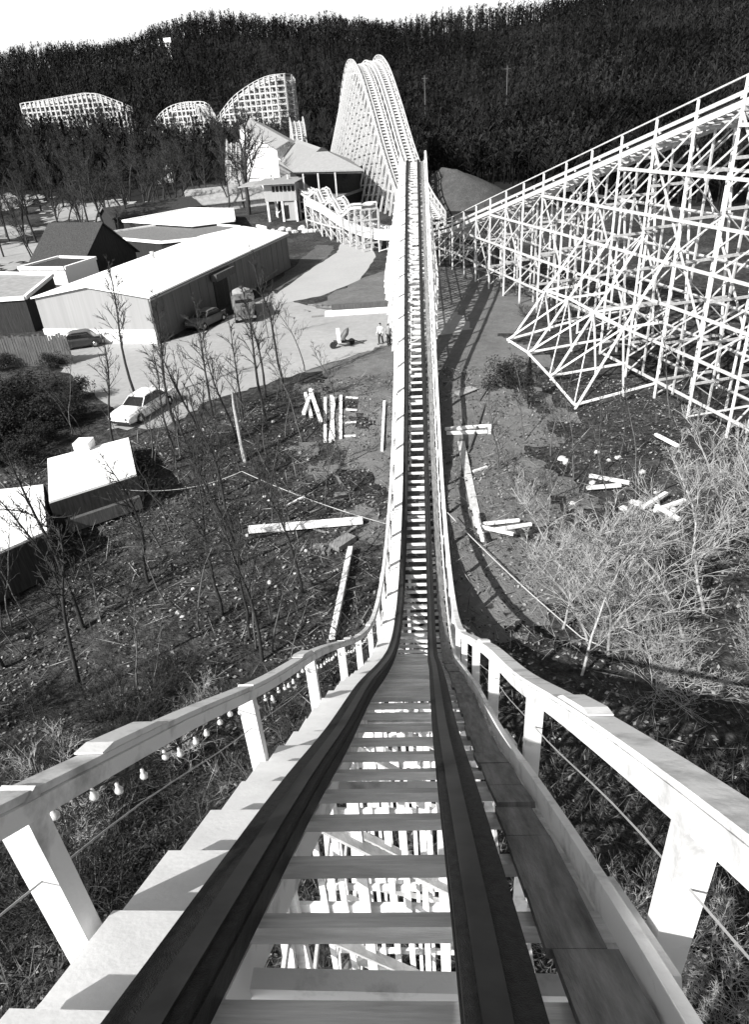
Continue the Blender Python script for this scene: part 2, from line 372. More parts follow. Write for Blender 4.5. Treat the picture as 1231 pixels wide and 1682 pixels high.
# ties
sp = 0.80; nt_ = int(main.L/sp); ties = []
def tie_mb(mb, u, x0=-1.2, x1=1.3, w=0.16, th=0.075):
    p, t, sd, n = main.at(u); j = rt.uniform(-0.03,0.03)
    a = p+sd*(x0+rt.uniform(-.03,.03))-n*th/2+t*j; b = p+sd*(x1+rt.uniform(-.03,.03))-n*th/2+t*(j+rt.uniform(-.015,.015))
    mb.bar(a, b, w, th, n)
us = [0.6+i*sp for i in range(nt_)]
ys = [main.at(u)[0][1] for u in us]
vis = [i for i in range(nt_) if ys[i] > -0.5][:100]
rest = MB()
for i in range(nt_):
    if i in vis: mb = MB(); tie_mb(mb, us[i]); mb.build('tie', 'tie', root)
    else: tie_mb(rest, us[i])
tag(rest.build('far_ties', 'tie', root), kind='stuff')
# left stair treads between rail and left handrail
rest = MB()
def tread_mb(mb, u):
    p, t, sd, n = main.at(u); slope = math.atan2(t[2], t[1]); a2 = slope*0.82
    d = np.array([t[0]*0, math.cos(a2), math.sin(a2)]); d = d/np.linalg.norm(d); up = np.cross(sd, d)
    L = 0.8*math.cos(slope-a2)+0.03; ctr = p+n*0.045+up*0.03
    x0 = -1.19+rt.uniform(-.03,.02)
    mb.bar(ctr-d*L/2+sd*((x0-0.755)/2), ctr+d*L/2+sd*((x0-0.755)/2), abs(x0+0.755), 0.045, up)
    q0 = ctr-d*L/2+sd*x0; q1 = ctr-d*L/2+sd*(-0.755)                    # riser board below the uphill edge
    mb.bar(q0+d*0.03-up*0.09, q1+d*0.03-up*0.09, 0.025, 0.14, up)
for i in range(nt_):
    if i in vis: mb = MB(); tread_mb(mb, us[i]+0.15); mb.build('stair_tread', 'tread', root)
    elif ys[i] > -3: tread_mb(rest, us[i]+0.15)
tag(rest.build('far_treads', 'tread', root), kind='stuff')
# right walk plank (bare wood) and its white kerb board
def u_of_y(y): return float(np.interp(y, main.P[:,1], main.S))
rest = MB(); u = 1.0; k = 0
while u < main.L-1:
    L = rt.uniform(0.42, 0.95); p, t, sd, n = main.at(u+L/2); tl = rt.uniform(-.05, .05); dx = rt.uniform(-.02, .02); w_ = rt.uniform(.26, .31)
    tt = t+n*tl; tt /= np.linalg.norm(tt); c_ = p+sd*(1.02+dx)+n*(0.028+rt.uniform(0,.008))
    own = p[1] > -0.5 and k < 100; mb = MB() if own else rest
    mb.bar(c_-tt*(L/2-.006), c_+tt*(L/2-.006), w_, 0.045, n)
    if own: mb.build('walk_plank', 'plank', root); k += 1
    u += L
tag(rest.build('far_walk_planks', 'plank', root), kind='stuff')
mb = MB(); sweep(mb, main, rect(1.21, 1.265, 0.0, 0.17), 0.8, main.L-1, 0.4)
u = 1.0
while u < main.L-3:
    sweep(mb, main, rect(1.268, 1.31, 0.03, 0.15), u, u+0.9, 0.4); u += 4.4
mb.build('kerb_board', 'white', root)
mb = MB(); sweep(mb, main, rect(-1.255, -1.205, -0.24, 0.0), 0.5, main.L-1, 0.5); sweep(mb, main, rect(1.25, 1.30, -0.30, -0.11), 0.5, main.L-1, 0.5)
for c in (-0.62, 0.62): sweep(mb, main, rect(c-0.07, c+0.07, -0.36, -0.11), 0.5, main.L-1, 0.5)
mb.build('stringer', 'white', root)
# handrails
LX, RX = -1.33, 1.42; HR = 1.05
for x, sg in ((LX, -1), (RX, 1)):
    mb = MB()
    k = int((main.L-1.6)/0.4)
    def vsec(u, x0, x1, z0, z1):
        p, t, sd, n = main.at(u); return [p+sd*x0+np.array([0,0,z0]), p+sd*x1+np.array([0,0,z0]), p+sd*x1+np.array([0,0,z1]), p+sd*x0+np.array([0,0,z1])]
    mb.loft([vsec(0.8+i*0.4, x-(0.065 if sg < 0 else 0.08), x+(0.065 if sg < 0 else 0.08), HR, HR+0.045) for i in range(k)])
    o_ = x-0.045*sg
    mb.loft([vsec(0.8+i*0.4, min(o_,o_-0.04*sg), max(o_,o_-0.04*sg), HR-(0.11 if sg < 0 else 0.17), HR-0.003) for i in range(k)])
    hr = mb.build('handrail', 'white', root)
    for y in ((2.3,6.9,11.5,16,22,28,34,40,46,52,58,64,70,76) if sg < 0 else (2.9,8.8,14,20,26,32,38,44,50,56,62,68,74)):
        mb = MB(); u0 = u_of_y(y)
        mb.loft([vsec(u0+i*0.15, x-0.075, x+0.075, HR+0.053, HR+0.053+(0.045 if 0 < i < 6 else 0.01)) for i in range(7)])
        mb.build('splice_board', 'white', hr)
    mb = MB(); mb.tube([main.at(0.8+i*0.5)[0]+np.array([x,0,0.52+0.02*math.sin(i*0.9)]) for i in range(int((main.L-2)/0.5))], [0.006]*int((main.L-2)/0.5), 4)
    mb.build('guard_cable', 'cable', root)
# bents
BY = [1.73+2.95*k for k in range(-4, 36)]
def lerp(a, b, t): return a+(b-a)*t
allb = []; LX0, RX0 = LX, RX
for bi, y in enumerate(BY):
    if y > 104: break
    u = u_of_y(y); p, t, sd, n = main.at(u); zt = p[2]; zg = g1(0, y); h = zt-zg
    bo = 0.0
    if y > 42 and h > 3.5: bo = 0.24*(h-1.5)
    if y < 18: bo = 0.05*h
    X0 = xc(y); LX, RX = LX0+X0, RX0+X0
    offL = LX-bo; offR = RX+(bo*0.45 if y > 42 else bo*0.6)
    mb = MB()
    zc = zt-0.36-0.09
    mb.bar((LX-0.06, y, zc), (RX+0.06, y, zc), 0.10, 0.20)                    # cap
    lev = []; z = zc-2.3
    while z > zg+0.9: lev.append(z); z -= 2.3
    for z in lev:
        f = (zt-z)/h
        mb.bar((lerp(LX, offL, f)-0.1, y+0.08, z), (lerp(RX, offR, f)+0.1, y+0.08, z), 0.05, 0.17)
    if zc-0.11-zg > 0.2: mb.bar((-0.45, y, zg-0.2), (-0.45, y, zc), 0.12, 0.12, (0,1,0))
    if y < 16:
        for xq in (-0.95, -0.72, 0.06, 0.28, 0.98):
            mb.bar((xq+0.05*math.sin(y*3+xq*9), y+0.03, zg-0.2), (xq, y+0.03, zc), 0.07, 0.05, (0,1,0))
    bn = mb.build('bent', 'white', root); allb.append((y, zt, zg, lev, zc))
    xs = [(LX, LX, True), (0.5, 0.5, False), (RX, RX, True)]
    for x0, x1, full in xs:
        pm = MB(); zb = g1(x1, y)-0.2
        top = zt+HR-0.002 if full else zc-0.11
        if top-zb < 0.3: continue
        pm.bar((x0, y, zb), (x0, y, top), 0.15 if full else 0.12, 0.12, (0,1,0)); pm.build('post', 'white', bn)
    if bo > 0.35:
        for x0, x1 in ((LX, offL),)+(((RX, offR),) if y > 42 else ()):
            pm = MB(); pm.bar((x0-0.02*np.sign(x1), y-0.13, zt-0.5), (x1, y-0.13, g1(x1, y)-0.2), 0.14, 0.10, (0,1,0)); pm.build('batter_post', 'white', bn)
    if h > 2.6:
        pm = MB(); L2 = [zc]+lev+[zg+0.3]
        for a, b in zip(L2[:-1], L2[1:]):
            if (bi+len(L2)) % 2: pm.bar((LX, y-0.09, b), (RX, y-0.09, a), 0.04, 0.13, (0,1,0))
            else: pm.bar((LX, y-0.09, a), (RX, y-0.09, b), 0.04, 0.13, (0,1,0))
        pm.build('cross_brace', 'white2', bn)
# lengthwise girts and diagonals on both faces of the trestle
LX, RX = LX0, RX0
for x in (LX-0.10, RX+0.10):
    zz = 2.0
    while zz < 20:
        mb = MB()
        for (y0, z0, g0, l0, c0), (y1, z1, gg1, l1, c1) in zip(allb[:-1], allb[1:]):
            if zz > max(g0, gg1)+0.5 and zz < min(z0, z1)-0.4: mb.bar((x+xc(y0), y0, zz), (x+xc(y1), y1, zz), 0.05, 0.15)
            elif mb.v: mb.build('girt', 'white2', root); mb = MB()
        if mb.v: mb.build('girt', 'white2', root)
        zz += 2.3
    for dz0, dz1, mn in ((0.5, 4.6, 2.2), (6.0, 10, 8)):
        for (y0, z0, g0, l0, c0), (y1, z1, gg1, l1, c1) in zip(allb[:-1], allb[1:]):
            if min(z0-g0, z1-gg1) > mn:
                md = MB(); md.bar((x-0.05+xc(y0), y0, z0-dz0), (x-0.05+xc(y1), y1, max(gg1+0.2, z0-dz1)), 0.04, 0.13); md.build('diagonal_brace', 'white2', root)

# ---- string of bulbs hung outside the left handrail
st = empty('string_of_lights', (LX-0.13, 1.45, railz(1.45)), 'string of clear light bulbs hanging under the left handrail of the near track', 'string lights')
mb = MB(); bulbs = []
for b in range(0, 6):
    y0 = 1.73+2.95*b
    pts = []
    for i in range(0, 23):
        t = i/22; y = y0-(0.0)+2.95*t
        z = railz(y)-0.29+HR-0.10-0.22*4*t*(1-t)*0.6-0.13; pts.append((LX-0.17, y, z))
        if i % 2 == 1: bulbs.append((LX-0.17+rt.uniform(-.015,.015), y+rt.uniform(-.05,.05), z))
    mb.tube(pts, [0.007]*len(pts), 4)
mb.build('cable', 'darkcable', st)
base = None
def bulb_mb():
    m_ = MB(); pr = [(0.0,0.012),(-0.03,0.013),(-0.035,0.016),(-0.055,0.027),(-0.075,0.025),(-0.088,0.008)]
    rings = [[(r*math.cos(2*math.pi*j/8), r*math.sin(2*math.pi*j/8), z) for j in range(8)] for z, r in pr]; m_.loft(rings); return m_
for bx, by, bz in bulbs:
    if base is None: base = bulb_mb().build('bulb', 'bulb', st, smooth=True, local=True); o = base
    else: o = base.copy(); COL.objects.link(o); o.parent = st
    o.location = (bx-(LX-0.13), by-1.45, bz-railz(1.45))

# ---- generic trestle for the other lines -------------------------------------
def trestle(name, label, pts, group=None, halfw=1.3, space=3.75, girt=2.5, detail=2, batter=0.0, batterL=0.0, bw=0.14, a=0.0, b=None, matn='white2', hr=1.0, nm=None, ties=0.8, thick=1.0, skip_posts=False, girts=True, sides=(-1, 1)):
    P = Path(pts, 0.6 if detail > 1 else 1.2); b = P.HL if b is None else b
    mid = P.at(P.HL/2, True)[0]
    rt_ = empty(name, (mid[0], mid[1], g1(mid[0], mid[1])), label, 'roller coaster', group)
    st_ = 0.8 if detail > 1 else 1.6
    LXx, RXx = -halfw-0.15, halfw+0.15
    for c in (-0.6, 0.6):
        mb = MB(); sweep(mb, P, rect(c-0.12*thick, c+0.12*thick, 0, 0.25), 0, P.L, st_); mb.build('rail', 'rail' if detail > 1 else matn, rt_)
    mb = MB(); n_ = int(P.L/ties)
    for i in range(n_):
        p, t, sd, n = P.at(0.3+i*ties); mb.bar(p-sd*halfw-n*0.06, p+sd*halfw-n*0.06, 0.22*thick, 0.1, n)
    tg = mb.build('tie_row', 'tie' if detail > 1 else matn, rt_)
    if n_ > 100: tag(tg, kind='stuff')
    mb = MB()
    for s_ in (-1, 1):
        x = s_*(halfw+0.02)
        sweep(mb, P, rect(x-0.03, x+0.03, -0.38, -0.02), 0, P.L, st_)
        sweep(mb, P, rect(x-0.03, x+0.03, 0.20, 0.42), 0, P.L, st_)
    mb.build('side_board', matn, rt_)
    for s_ in sides:
        x = s_*(halfw+0.15); k = int(P.L/st_); mb = MB(); rings = []
        for i in range(k+1):
            p, t, sd, n = P.at(P.L*i/k); q = p+sd*x
            rings.append([q+sd*-0.06*thick+np.array([0,0,hr]), q+sd*0.06*thick+np.array([0,0,hr]), q+sd*0.06*thick+np.array([0,0,hr+0.09*thick]), q+sd*-0.06*thick+np.array([0,0,hr+0.09*thick])])
        mb.loft(rings); mb.build('handrail', matn, rt_)
        if detail > 1:
            pass
    N_ = int(round(P.HL/space)); B = []
    for i in range(N_+1):
        u = P.HL*i/N_; p, t, sd, n = P.at(u, True); zg = g1(p[0], p[1]); zt = p[2]; h = zt-zg
        hd = np.array([-sd[1], sd[0], 0])
        B.append((p, sd, hd, zg, zt, u))
        boR = batter*max(0, h-2); boL = batterL*max(0, h-2)
        mb = MB(); mb.bar(p+sd*LXx-np.array([0,0,0.5]), p+sd*RXx-np.array([0,0,0.5]), 0.1, 0.22)
        z = zt-0.5-girt*0.9; lev = []
        while z > zg+0.8: lev.append(z); z -= girt
        for z in lev:
            f = (zt-z)/max(h, .1); o1 = sd*(LXx-boL*f); o2 = sd*(RXx+boR*f)
            q = np.array([p[0], p[1], z]); mb.bar(q+o1+hd*0.08, q+o2+hd*0.08, 0.06*thick, 0.17*thick)
        L2 = [zt-0.5]+lev+[zg+0.3]
        if h > 3:
            for j, (z0, z1) in enumerate(zip(L2[:-1], L2[1:])):
                q0 = np.array([p[0], p[1], z0]); q1 = np.array([p[0], p[1], z1]); sgn = 1 if (i+j) % 2 else -1
                mb.bar(q0+sd*LXx*sgn-hd*0.1, q1+sd*RXx*sgn-hd*0.1, 0.05*thick, 0.12*thick, hd)
        if detail > 1: mb.bar((p[0], p[1], zg-.3), (p[0], p[1], zt-0.5), bw*thick, bw*thick, tuple(hd))
        bn = mb.build('bent', matn, rt_)
        mb_c = None
        plist = [(LXx, 1), (RXx, 1)] if detail > 1 else [(LXx, -1 in sides), (0, 0), (RXx, 1 in sides)]
        tgt = MB()
        for x0, full in plist:
            q = p+sd*x0; zb = g1(q[0], q[1])-0.3; top = zt+hr+0.02 if full else zt-0.6
            pm = MB() if detail > 1 else tgt
            pm.bar((q[0], q[1], zb), (q[0], q[1], top), bw*thick, bw*thick, tuple(hd))
            if detail > 1: pm.build('post', 'white', bn)
        for bo, x0, s_ in ((boR, RXx, 1), (boL, LXx, -1)):
            if bo > 0.4:
                q = p+sd*x0; q2 = p+sd*(x0+s_*bo); pm = MB() if detail > 1 else tgt
                pm.bar((q[0]-hd[0]*.14, q[1]-hd[1]*.14, zt-0.6), (q2[0]-hd[0]*.14, q2[1]-hd[1]*.14, g1(q2[0], q2[1])-0.3), bw*thick, bw*thick, tuple(hd))
                if detail > 1: pm.build('batter_post', 'white', bn)
        if detail <= 1: tgt.build('posts', matn, bn)
    if girts:
        for s_, x in ((-1, LXx-0.09), (1, RXx+0.09)):
            zz = math.floor(min(q[3] for q in B))+1.5
            while zz < max(q[4] for q in B):
                mb = MB(); cnt = 0
                for (p0,s0,h0,g0,t0,u0),(p1,s1,h1,gg_,t1,u1) in zip(B[:-1], B[1:]):
                    if zz > min(g0, gg_)+0.6 and zz < min(t0, t1)-0.3:
                        a_ = p0+s0*x; b_ = p1+s1*x; mb.bar((a_[0],a_[1],zz), (b_[0],b_[1],zz), 0.06*thick, 0.2*thick); cnt += 1
                if cnt: mb.build('girt', matn, rt_)
                zz += girt
            if detail > 1:
                for i in range(0, len(B)-1):
                    (p0,s0,h0,g0,t0,u0) = B[i]
                    # thin brace rising with the track over two bays, thick brace falling against it
                    for lv in range(0, 7, 1):
                        j = min(i+2, len(B)-1)
                        (p1,s1,h1,gg_,t1,u1) = B[j]
                        lo, hi = (B[i], B[j]) if t0 < t1 else (B[j], B[i])
                        zt_ = hi[4]-0.6-girt*2*lv; zb_ = zt_-girt*2.0
                        if (i % 2 == 0 or lv % 2 == 0) and zt_ > max(g0, gg_)+2 and i+2 < len(B):
                            a_ = hi[0]+hi[1]*(x-0.08*1); b_ = lo[0]+lo[1]*(x-0.08)
                            mb = MB(); mb.bar((a_[0],a_[1],zt_), (b_[0],b_[1],max(zb_, lo[3]+0.1)), 0.05, 0.12); mb.build('thin_brace', matn, rt_)
                if s_ < 0 or True:
                    for i in range(0, len(B)-1, 2):
                        hi = B[i]; z_ = hi[4]-0.7; k_ = i; mb = MB(); drop = girt*1.05
                        dirn = 1 if B[min(i+1,len(B)-1)][4] > hi[4] else -1
                        while 0 <= k_+dirn < len(B):
                            nx_ = B[k_+dirn]; cu = B[k_]; z2 = z_-drop*1.9
                            if z2 < nx_[3]: break
                            a_ = cu[0]+cu[1]*(x-0.16*1); b_ = nx_[0]+nx_[1]*(x-0.16)
                            mb.bar((a_[0],a_[1],z_), (b_[0],b_[1],z2), 0.06, 0.16); z_ = z2; k_ += dirn
                        if mb.v: mb.build('thick_brace', matn, rt_)
    return rt_, B, P

# ---- lift hill on the right, leaving the station at left, dipping under our track, then climbing
def lift_pt(y):
    x = 17.3-0.32*(y-45); z = 19.9-0.2705*(y-45)-1.05
    # measured line is the left handrail: the centreline is 1.45 m to its right
    return (x+1.45*0.952, y+1.45*0.305, z)
lp = [(-17.0,124,7.6),(-13.5,117,7.0),(-9.6,110,5.6),(-5.0,103,4.9),(-0.6,97.5,5.4),(2.6,92.5,6.3)]+[lift_pt(y) for y in (86,78,70,62,54,46,38,30,22)]
lift, LB, LP = trestle('lift_hill', 'long white latticed coaster hill climbing to the upper right beside the near track', lp, space=3.76, girt=2.6, bw=0.12, batter=0.0, batterL=0.16, detail=2)
mb = MB(); sweep(mb, LP, rect(-1.40,-1.36,-0.35,1.0), 0.5, 31, 0.8); mb.build('side_panel', 'white', lift)
mb = MB(); sweep(mb, LP, rect(1.36,1.40,-0.35,0.9), 0.5, 31, 0.8); mb.build('side_panel', 'white', lift)
# near-side outriggers: sloping struts with their own girts
og = MB(); tips = []
for k, q in enumerate(LB):
    p, sd, hd, zg, zt, u = q
    if 46.5 < p[1] < 58:
        tips.append((p+sd*1.45, p+sd*(1.45+6.3), zg, zt))
for i, (a_, b_, zg, zt) in enumerate(tips):
    zb = g1(b_[0], b_[1]); pm = MB(); z1 = zg+(zt-zg)*0.62
    pm.bar((a_[0], a_[1], z1), (b_[0], b_[1], zb-0.2), 0.12, 0.12); pm.build('outrigger', 'white', lift)
    m1 = lerp(a_, b_, 0.5); pm = MB(); zm = (z1+zb)/2
    pm.bar((a_[0], a_[1], zg+1.2), (b_[0], b_[1], zb+0.3), 0.07, 0.16); pm.bar((m1[0], m1[1], zm), (a_[0], a_[1], zm), 0.07, 0.16)
    pm.bar((m1[0], m1[1], zm), (m1[0]*.8+a_[0]*.2, m1[1]*.8+a_[1]*.2, zg+0.6), 0.10, 0.10); pm.build('outrigger_tie', 'white', lift)
    if i:
        pa, pb, zg0, zt0 = tips[i-1]; pm = MB(); pmid = lerp(pa, pb, 0.5); z0 = (zg0+(zt0-zg0)*0.62+g1(pb[0], pb[1]))/2
        pm.bar((pmid[0], pmid[1], z0), (m1[0], m1[1], zm), 0.07, 0.17); pm.bar((pb[0], pb[1], g1(pb[0], pb[1])+0.35), (b_[0], b_[1], zb+0.35), 0.07, 0.17)
        pm.bar((pmid[0], pmid[1], z0), (b_[0], b_[1], zb+0.3), 0.06, 0.12); pm.bar((m1[0], m1[1], zm), (pb[0], pb[1], g1(pb[0], pb[1])+0.3), 0.06, 0.12)
        pm.build('outrigger_brace', 'white', lift)
# ---- far coaster hills
def par(pts, off):
    """offset polyline to the right by off"""
    out = []
    for i, p in enumerate(pts):
        a = pts[max(i-1,0)]; b = pts[min(i+1,len(pts)-1)]; dx, dy = b[0]-a[0], b[1]-a[1]; L = math.hypot(dx, dy)
        out.append((p[0]+dy/L*off, p[1]-dx/L*off, p[2]))
    return out
hillA = [(3.5,118,4.5),(1.2,127,7.5),(-1.2,136,13.5),(-3.4,145,20.5),(-5.6,154,26.3),(-7.4,161,28.4),(-9.0,167,28.0),(-11.2,175,23.5),(-13.6,184,16.5),(-16,193,10.5),(-18,201,7.5)]
trestle('tall_coaster_hill', 'right one of the twin tall white coaster humps behind the near track', hillA, 'twin tops of the tall far hill', sides=(1,), halfw=1.2, space=2.0, girt=1.7, detail=1, batterL=0.36, thick=1.6, bw=0.2)
trestle('tall_coaster_hill', 'left one of the twin tall white coaster humps, nearer the station roof', par([(p[0],p[1],p[2]-0.4) for p in hillA], -3.0), 'twin tops of the tall far hill', sides=(-1,), halfw=1.2, space=2.0, girt=1.7, detail=1, batterL=0.36, thick=1.6, bw=0.2)
def gz(x, y, up): return (x, y, g1(x, y)+up)
hB = [(-59,234,19.0),(-55,232,22.4),(-50,230,26.0),(-45,229.5,28.3),(-41.0,229,29.4),(-38.0,228.6,29.7),(-36.2,229.6,29.7),(-35.9,233.5,28.8)]
trestle('coaster_hill', 'far white coaster hill with a square end, in the woods behind the station roof', hB, 'far coaster hills in the woods', halfw=1.6, space=1.6, girt=1.5, detail=1, thick=2.0, bw=0.2)
hC = [(-129.5,272,26),(-130.5,266,28.0),(-129.5,261,28.8),(-124,259.5,29.1),(-118,259,29.5),(-111,259,30.0),(-105.5,259,30.1),(-99,259,27.6),(-94,258,25.3)]
trestle('coaster_hill', 'farthest left white coaster turn showing above the bare trees', hC, 'far coaster hills in the woods', halfw=2.0, space=1.6, girt=1.5, detail=1, thick=2.1, bw=0.25)
hD = [(-86,250,18),(-83,249,20.0),(-79,248,23.0),(-75,247,24.6),(-70,246,25.2),(-66,244,24.8),(-63,240,21.5),(-61,236,19)]
trestle('coaster_hill', 'low humped white coaster hill between the farthest turn and the square ended hill', hD, 'far coaster hills in the woods', halfw=1.8, space=1.6, girt=1.5, detail=1, thick=2.0, bw=0.22)
hE = [(-33,214,9),(-31.5,208,14),(-30.5,203,17.5),(-29.5,198,19.0),(-28.5,193,17),(-27.5,187,12),(-26.5,182,8.5)]
trestle('coaster_hill', 'small arched white coaster hill just behind the station roof', hE, 'far coaster hills in the woods', halfw=1.5, space=2.6, girt=2.4, detail=1, thick=1.2, bw=0.18, batter=0.15)
hF = [(-47,205,7),(-45.5,196,12.5),(-44,188,15.5),(-43,182,13.5),(-42,174,9)]
trestle('coaster_hill', 'small pointed white coaster hill left of the covered run', hF, 'far coaster hills in the woods', halfw=1.5, space=2.6, girt=2.4, detail=1, thick=1.2, bw=0.18)

# low wavy return track between the station and the near track
hG = [(-15.5,132,9),(-13.5,128,8.4),(-11.5,124,9.6),(-10,120,7.6),(-8.2,116,8.8),(-6.5,112,7.0),(-4.6,108,8.4),(-2.5,103,9.0)]
trestle('return_track', 'short wavy white track dipping between the station and the near track', par(hG, 4.0), None, halfw=1.1, space=3.0, girt=1.5, detail=1, thick=1.3, bw=0.18, hr=0.6, girts=False, sides=())

# ================================================================= STATION
def frame(ax, ay, ang):
    """local frame: u along angle (deg from +X), v to its left"""
    c, s = math.cos(math.radians(ang)), math.sin(math.radians(ang))
    return lambda u, v, z=None: (ax+u*c-v*s, ay+u*s+v*c) if z is None else (ax+u*c-v*s, ay+u*s+v*c, z)
gs = g1(-18, 136)
st = empty('station', (-17, 133, gs), 'coaster station with a pale hipped gable roof on dark open platform', 'station')
T = frame(-17.3, 138.5, -16)   # u along the front eave to the right, v away from the camera
def quadm(name, pts, thick, m, parent):
    """sloping slab: polygon (3-D) thickened downward"""
    mb = MB(); n = len(pts); top = [tuple(p) for p in pts]; bot = [(p[0],p[1],p[2]-thick) for p in pts]
    mb.add(top+bot, [tuple(range(n)), tuple(range(n,2*n))[::-1]]+[(i, n+i, n+(i+1)%n, (i+1)%n) for i in range(n)]); return mb.build(name, m, parent)
A_, B_, C_, D_ = (-20.9,131,12.0), (-8.4,127.4,11.7), (-12.6,149,12.4), (-26.4,150.5,12.9)
RF, RB = (-16.2,135.2,15.1), (-22.6,150.5,16.3)
quadm('roof', [A_, RF, RB, D_][::-1], 0.22, 'stroof', st); quadm('roof', [B_, C_, RB, RF], 0.22, 'stroof', st)
quadm('roof_hip', [A_, B_, RF], 0.22, 'stroof', st)
mb = MB(); mb.add([(-18.4,133.9,13.55), (-12.6,132.4,13.45), (-16.0,134.8,15.25), (-16.2,135.4,14.6)], [(0,1,2),(0,3,1),(0,2,3),(1,3,2)]); mb.build('roof_vent', 'interior', st)
mb = MB(); mb.bar((-20.6,131.4,11.65), (-8.7,127.9,11.35), 0.25, 0.35); mb.build('eave_beam', 'fence', st)
mb = MB(); mb.bar((-8.7,127.9,11.35), (-12.9,148.6,12.0), 0.25, 0.35); mb.build('eave_beam', 'fence', st)
for u in (-5.4,-2.6,0.4,3.2,6.4):
    for v in (-8.2, 6.2):
        q = T(u,v); mb = MB(); mb.bar((q[0],q[1],g1(*q)-0.2), (q[0],q[1],11.5), 0.26, 0.26); mb.build('post', 'white2', st)
mb = MB(); mb.prism([T(-5.6,-8.4)[:2], T(6.6,-8.4)[:2], T(6.6,9)[:2], T(-5.6,9)[:2]], 7.3, 7.7); mb.build('platform', 'plank', st)
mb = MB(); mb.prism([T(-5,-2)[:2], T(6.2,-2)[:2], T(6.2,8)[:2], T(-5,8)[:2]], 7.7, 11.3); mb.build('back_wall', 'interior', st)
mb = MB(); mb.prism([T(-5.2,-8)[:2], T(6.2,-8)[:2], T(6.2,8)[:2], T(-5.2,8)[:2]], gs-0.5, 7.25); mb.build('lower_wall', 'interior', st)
for k in range(7):
    mb = MB(); mb.bar(T(-5.4+1.65*k,-8.3,7.8), T(-5.4+1.65*k,-8.3,8.7), .07,.07, (0,1,0))
    if k < 6: mb.bar(T(-5.4+1.65*k,-8.3,8.65), T(-5.4+1.65*(k+1),-8.3,8.65), .07,.07)
    mb.build('railing', 'white2', st)
mb = MB(); mb.bar(T(-5.2,-8.45,gs+0.5), T(-2.8,-8.45,7.0), .14,.14); mb.build('brace', 'white', st)
# ticket room on stilts at the left end of the station
tr = empty('control_room', (-23.2,131,g1(-23,131)), 'small pale room on white stilts at the left end of the station', 'booth')
TT = frame(-22.6, 130.6, -10)
mb = MB(); mb.prism([TT(-3.2,-2.0)[:2], TT(2.6,-2.0)[:2], TT(2.6,2.4)[:2], TT(-3.2,2.4)[:2]], 7.6, 10.3); w_ = mb.build('wall', 'wallw', tr)
for k in range(6):
    mb = MB(); mb.bar(TT(-1.7+k*0.72,-2.03,9.55), TT(-1.2+k*0.72,-2.03,9.55), 0.05, 0.9); mb.build('window', 'glass', w_)
quadm('roof', [TT(-4.6,-3.2,10.5), TT(3.0,-3.2,10.5), TT(3.0,3,10.95), TT(-4.6,3,10.95)], 0.15, 'stroof', tr)
quadm('awning', [TT(-7.6,-3.0,10.2), TT(-4.5,-3.0,10.4), TT(-4.5,2.4,10.7), TT(-7.6,2.4,10.6)], 0.12, 'flatroof', tr)
for u in (-2.9, -0.2, 2.3):
    for v in (-1.8, 2.2):
        q = TT(u,v); mb = MB(); mb.bar((q[0],q[1],g1(*q)-.2), (q[0],q[1],7.6), 0.34, 0.34); mb.build('stilt', 'white', tr)
mb = MB(); mb.prism([TT(-0.2,-1.7)[:2], TT(2.2,-1.7)[:2], TT(2.2,2)[:2], TT(-0.2,2)[:2]], 4.4, 7.55); mb.build('lower_room', 'wallw', tr)
mb = MB(); mb.bar(TT(0.5,-1.74,4.7), TT(0.5,-1.74,6.9), 0.9, 0.06, (0,1,0)); mb.build('door', 'glass', tr)
# covered run going back from the station
cr_ = empty('covered_run', (-33,155,g1(-33,155)), 'long pale roofed shed over the run going back behind the station', 'shed')
def runpt(t, off, z):   # t 0..1 from station to far end
    a_ = np.array([-24.2,149.0]); b_ = np.array([-37.2,178.0]); d = (b_-a_)/np.linalg.norm(b_-a_); s = np.array([d[1], -d[0]])
    p = a_+(b_-a_)*t+s*off; return (p[0], p[1], z)
zr = lambda t: lerp(16.2, 20.3, t)
quadm('roof', [runpt(0,-2.6,zr(0)-1.2), runpt(0,0.2,zr(0)), runpt(1,0.2,zr(1)), runpt(1,-2.6,zr(1)-1.2)], 0.15, 'stroof', cr_)
quadm('roof', [runpt(0,0.2,zr(0)), runpt(0,3.2,zr(0)-1.2), runpt(1,3.2,zr(1)-1.2), runpt(1,0.2,zr(1))], 0.15, 'stroof', cr_)
for off in (-2.5, 3.0):
    for k in range(24):
        t = k/23; q = runpt(t, off, 0); mb = MB(); mb.bar((q[0],q[1],g1(q[0],q[1])-.2), (q[0],q[1],zr(t)-1.4), 0.26, 0.26); 
        if k < 23:
            q2 = runpt((k+1)/23, off, 0); zb = g1(q[0],q[1])
            for f in (0.2,0.42,0.64,0.86):
                mb.bar((q[0],q[1],lerp(zb,zr(t)-1.5,f)), (q2[0],q2[1],lerp(zb,zr(t)-1.5,f)), 0.1, 0.3)
            mb.bar((q[0],q[1],zb+1), (q2[0],q2[1],zr(t)-2), 0.1, 0.2)
            mb.bar((q[0],q[1],zr(t)-2), (q2[0],q2[1],zb+1), 0.1, 0.2)
        mb.build('side_frame', 'white', cr_)
mb = MB(); mb.add([runpt(0,-2.3,10.2), runpt(1,-2.3,13.2), runpt(1,2.8,13.2), runpt(0,2.8,10.2)], [(0,1,2,3)]); 
quadm('deck', [runpt(0,-2.3,10.2), runpt(0,2.8,10.2), runpt(1,2.8,13.2), runpt(1,-2.3,13.2)], 0.4, 'white2', cr_)

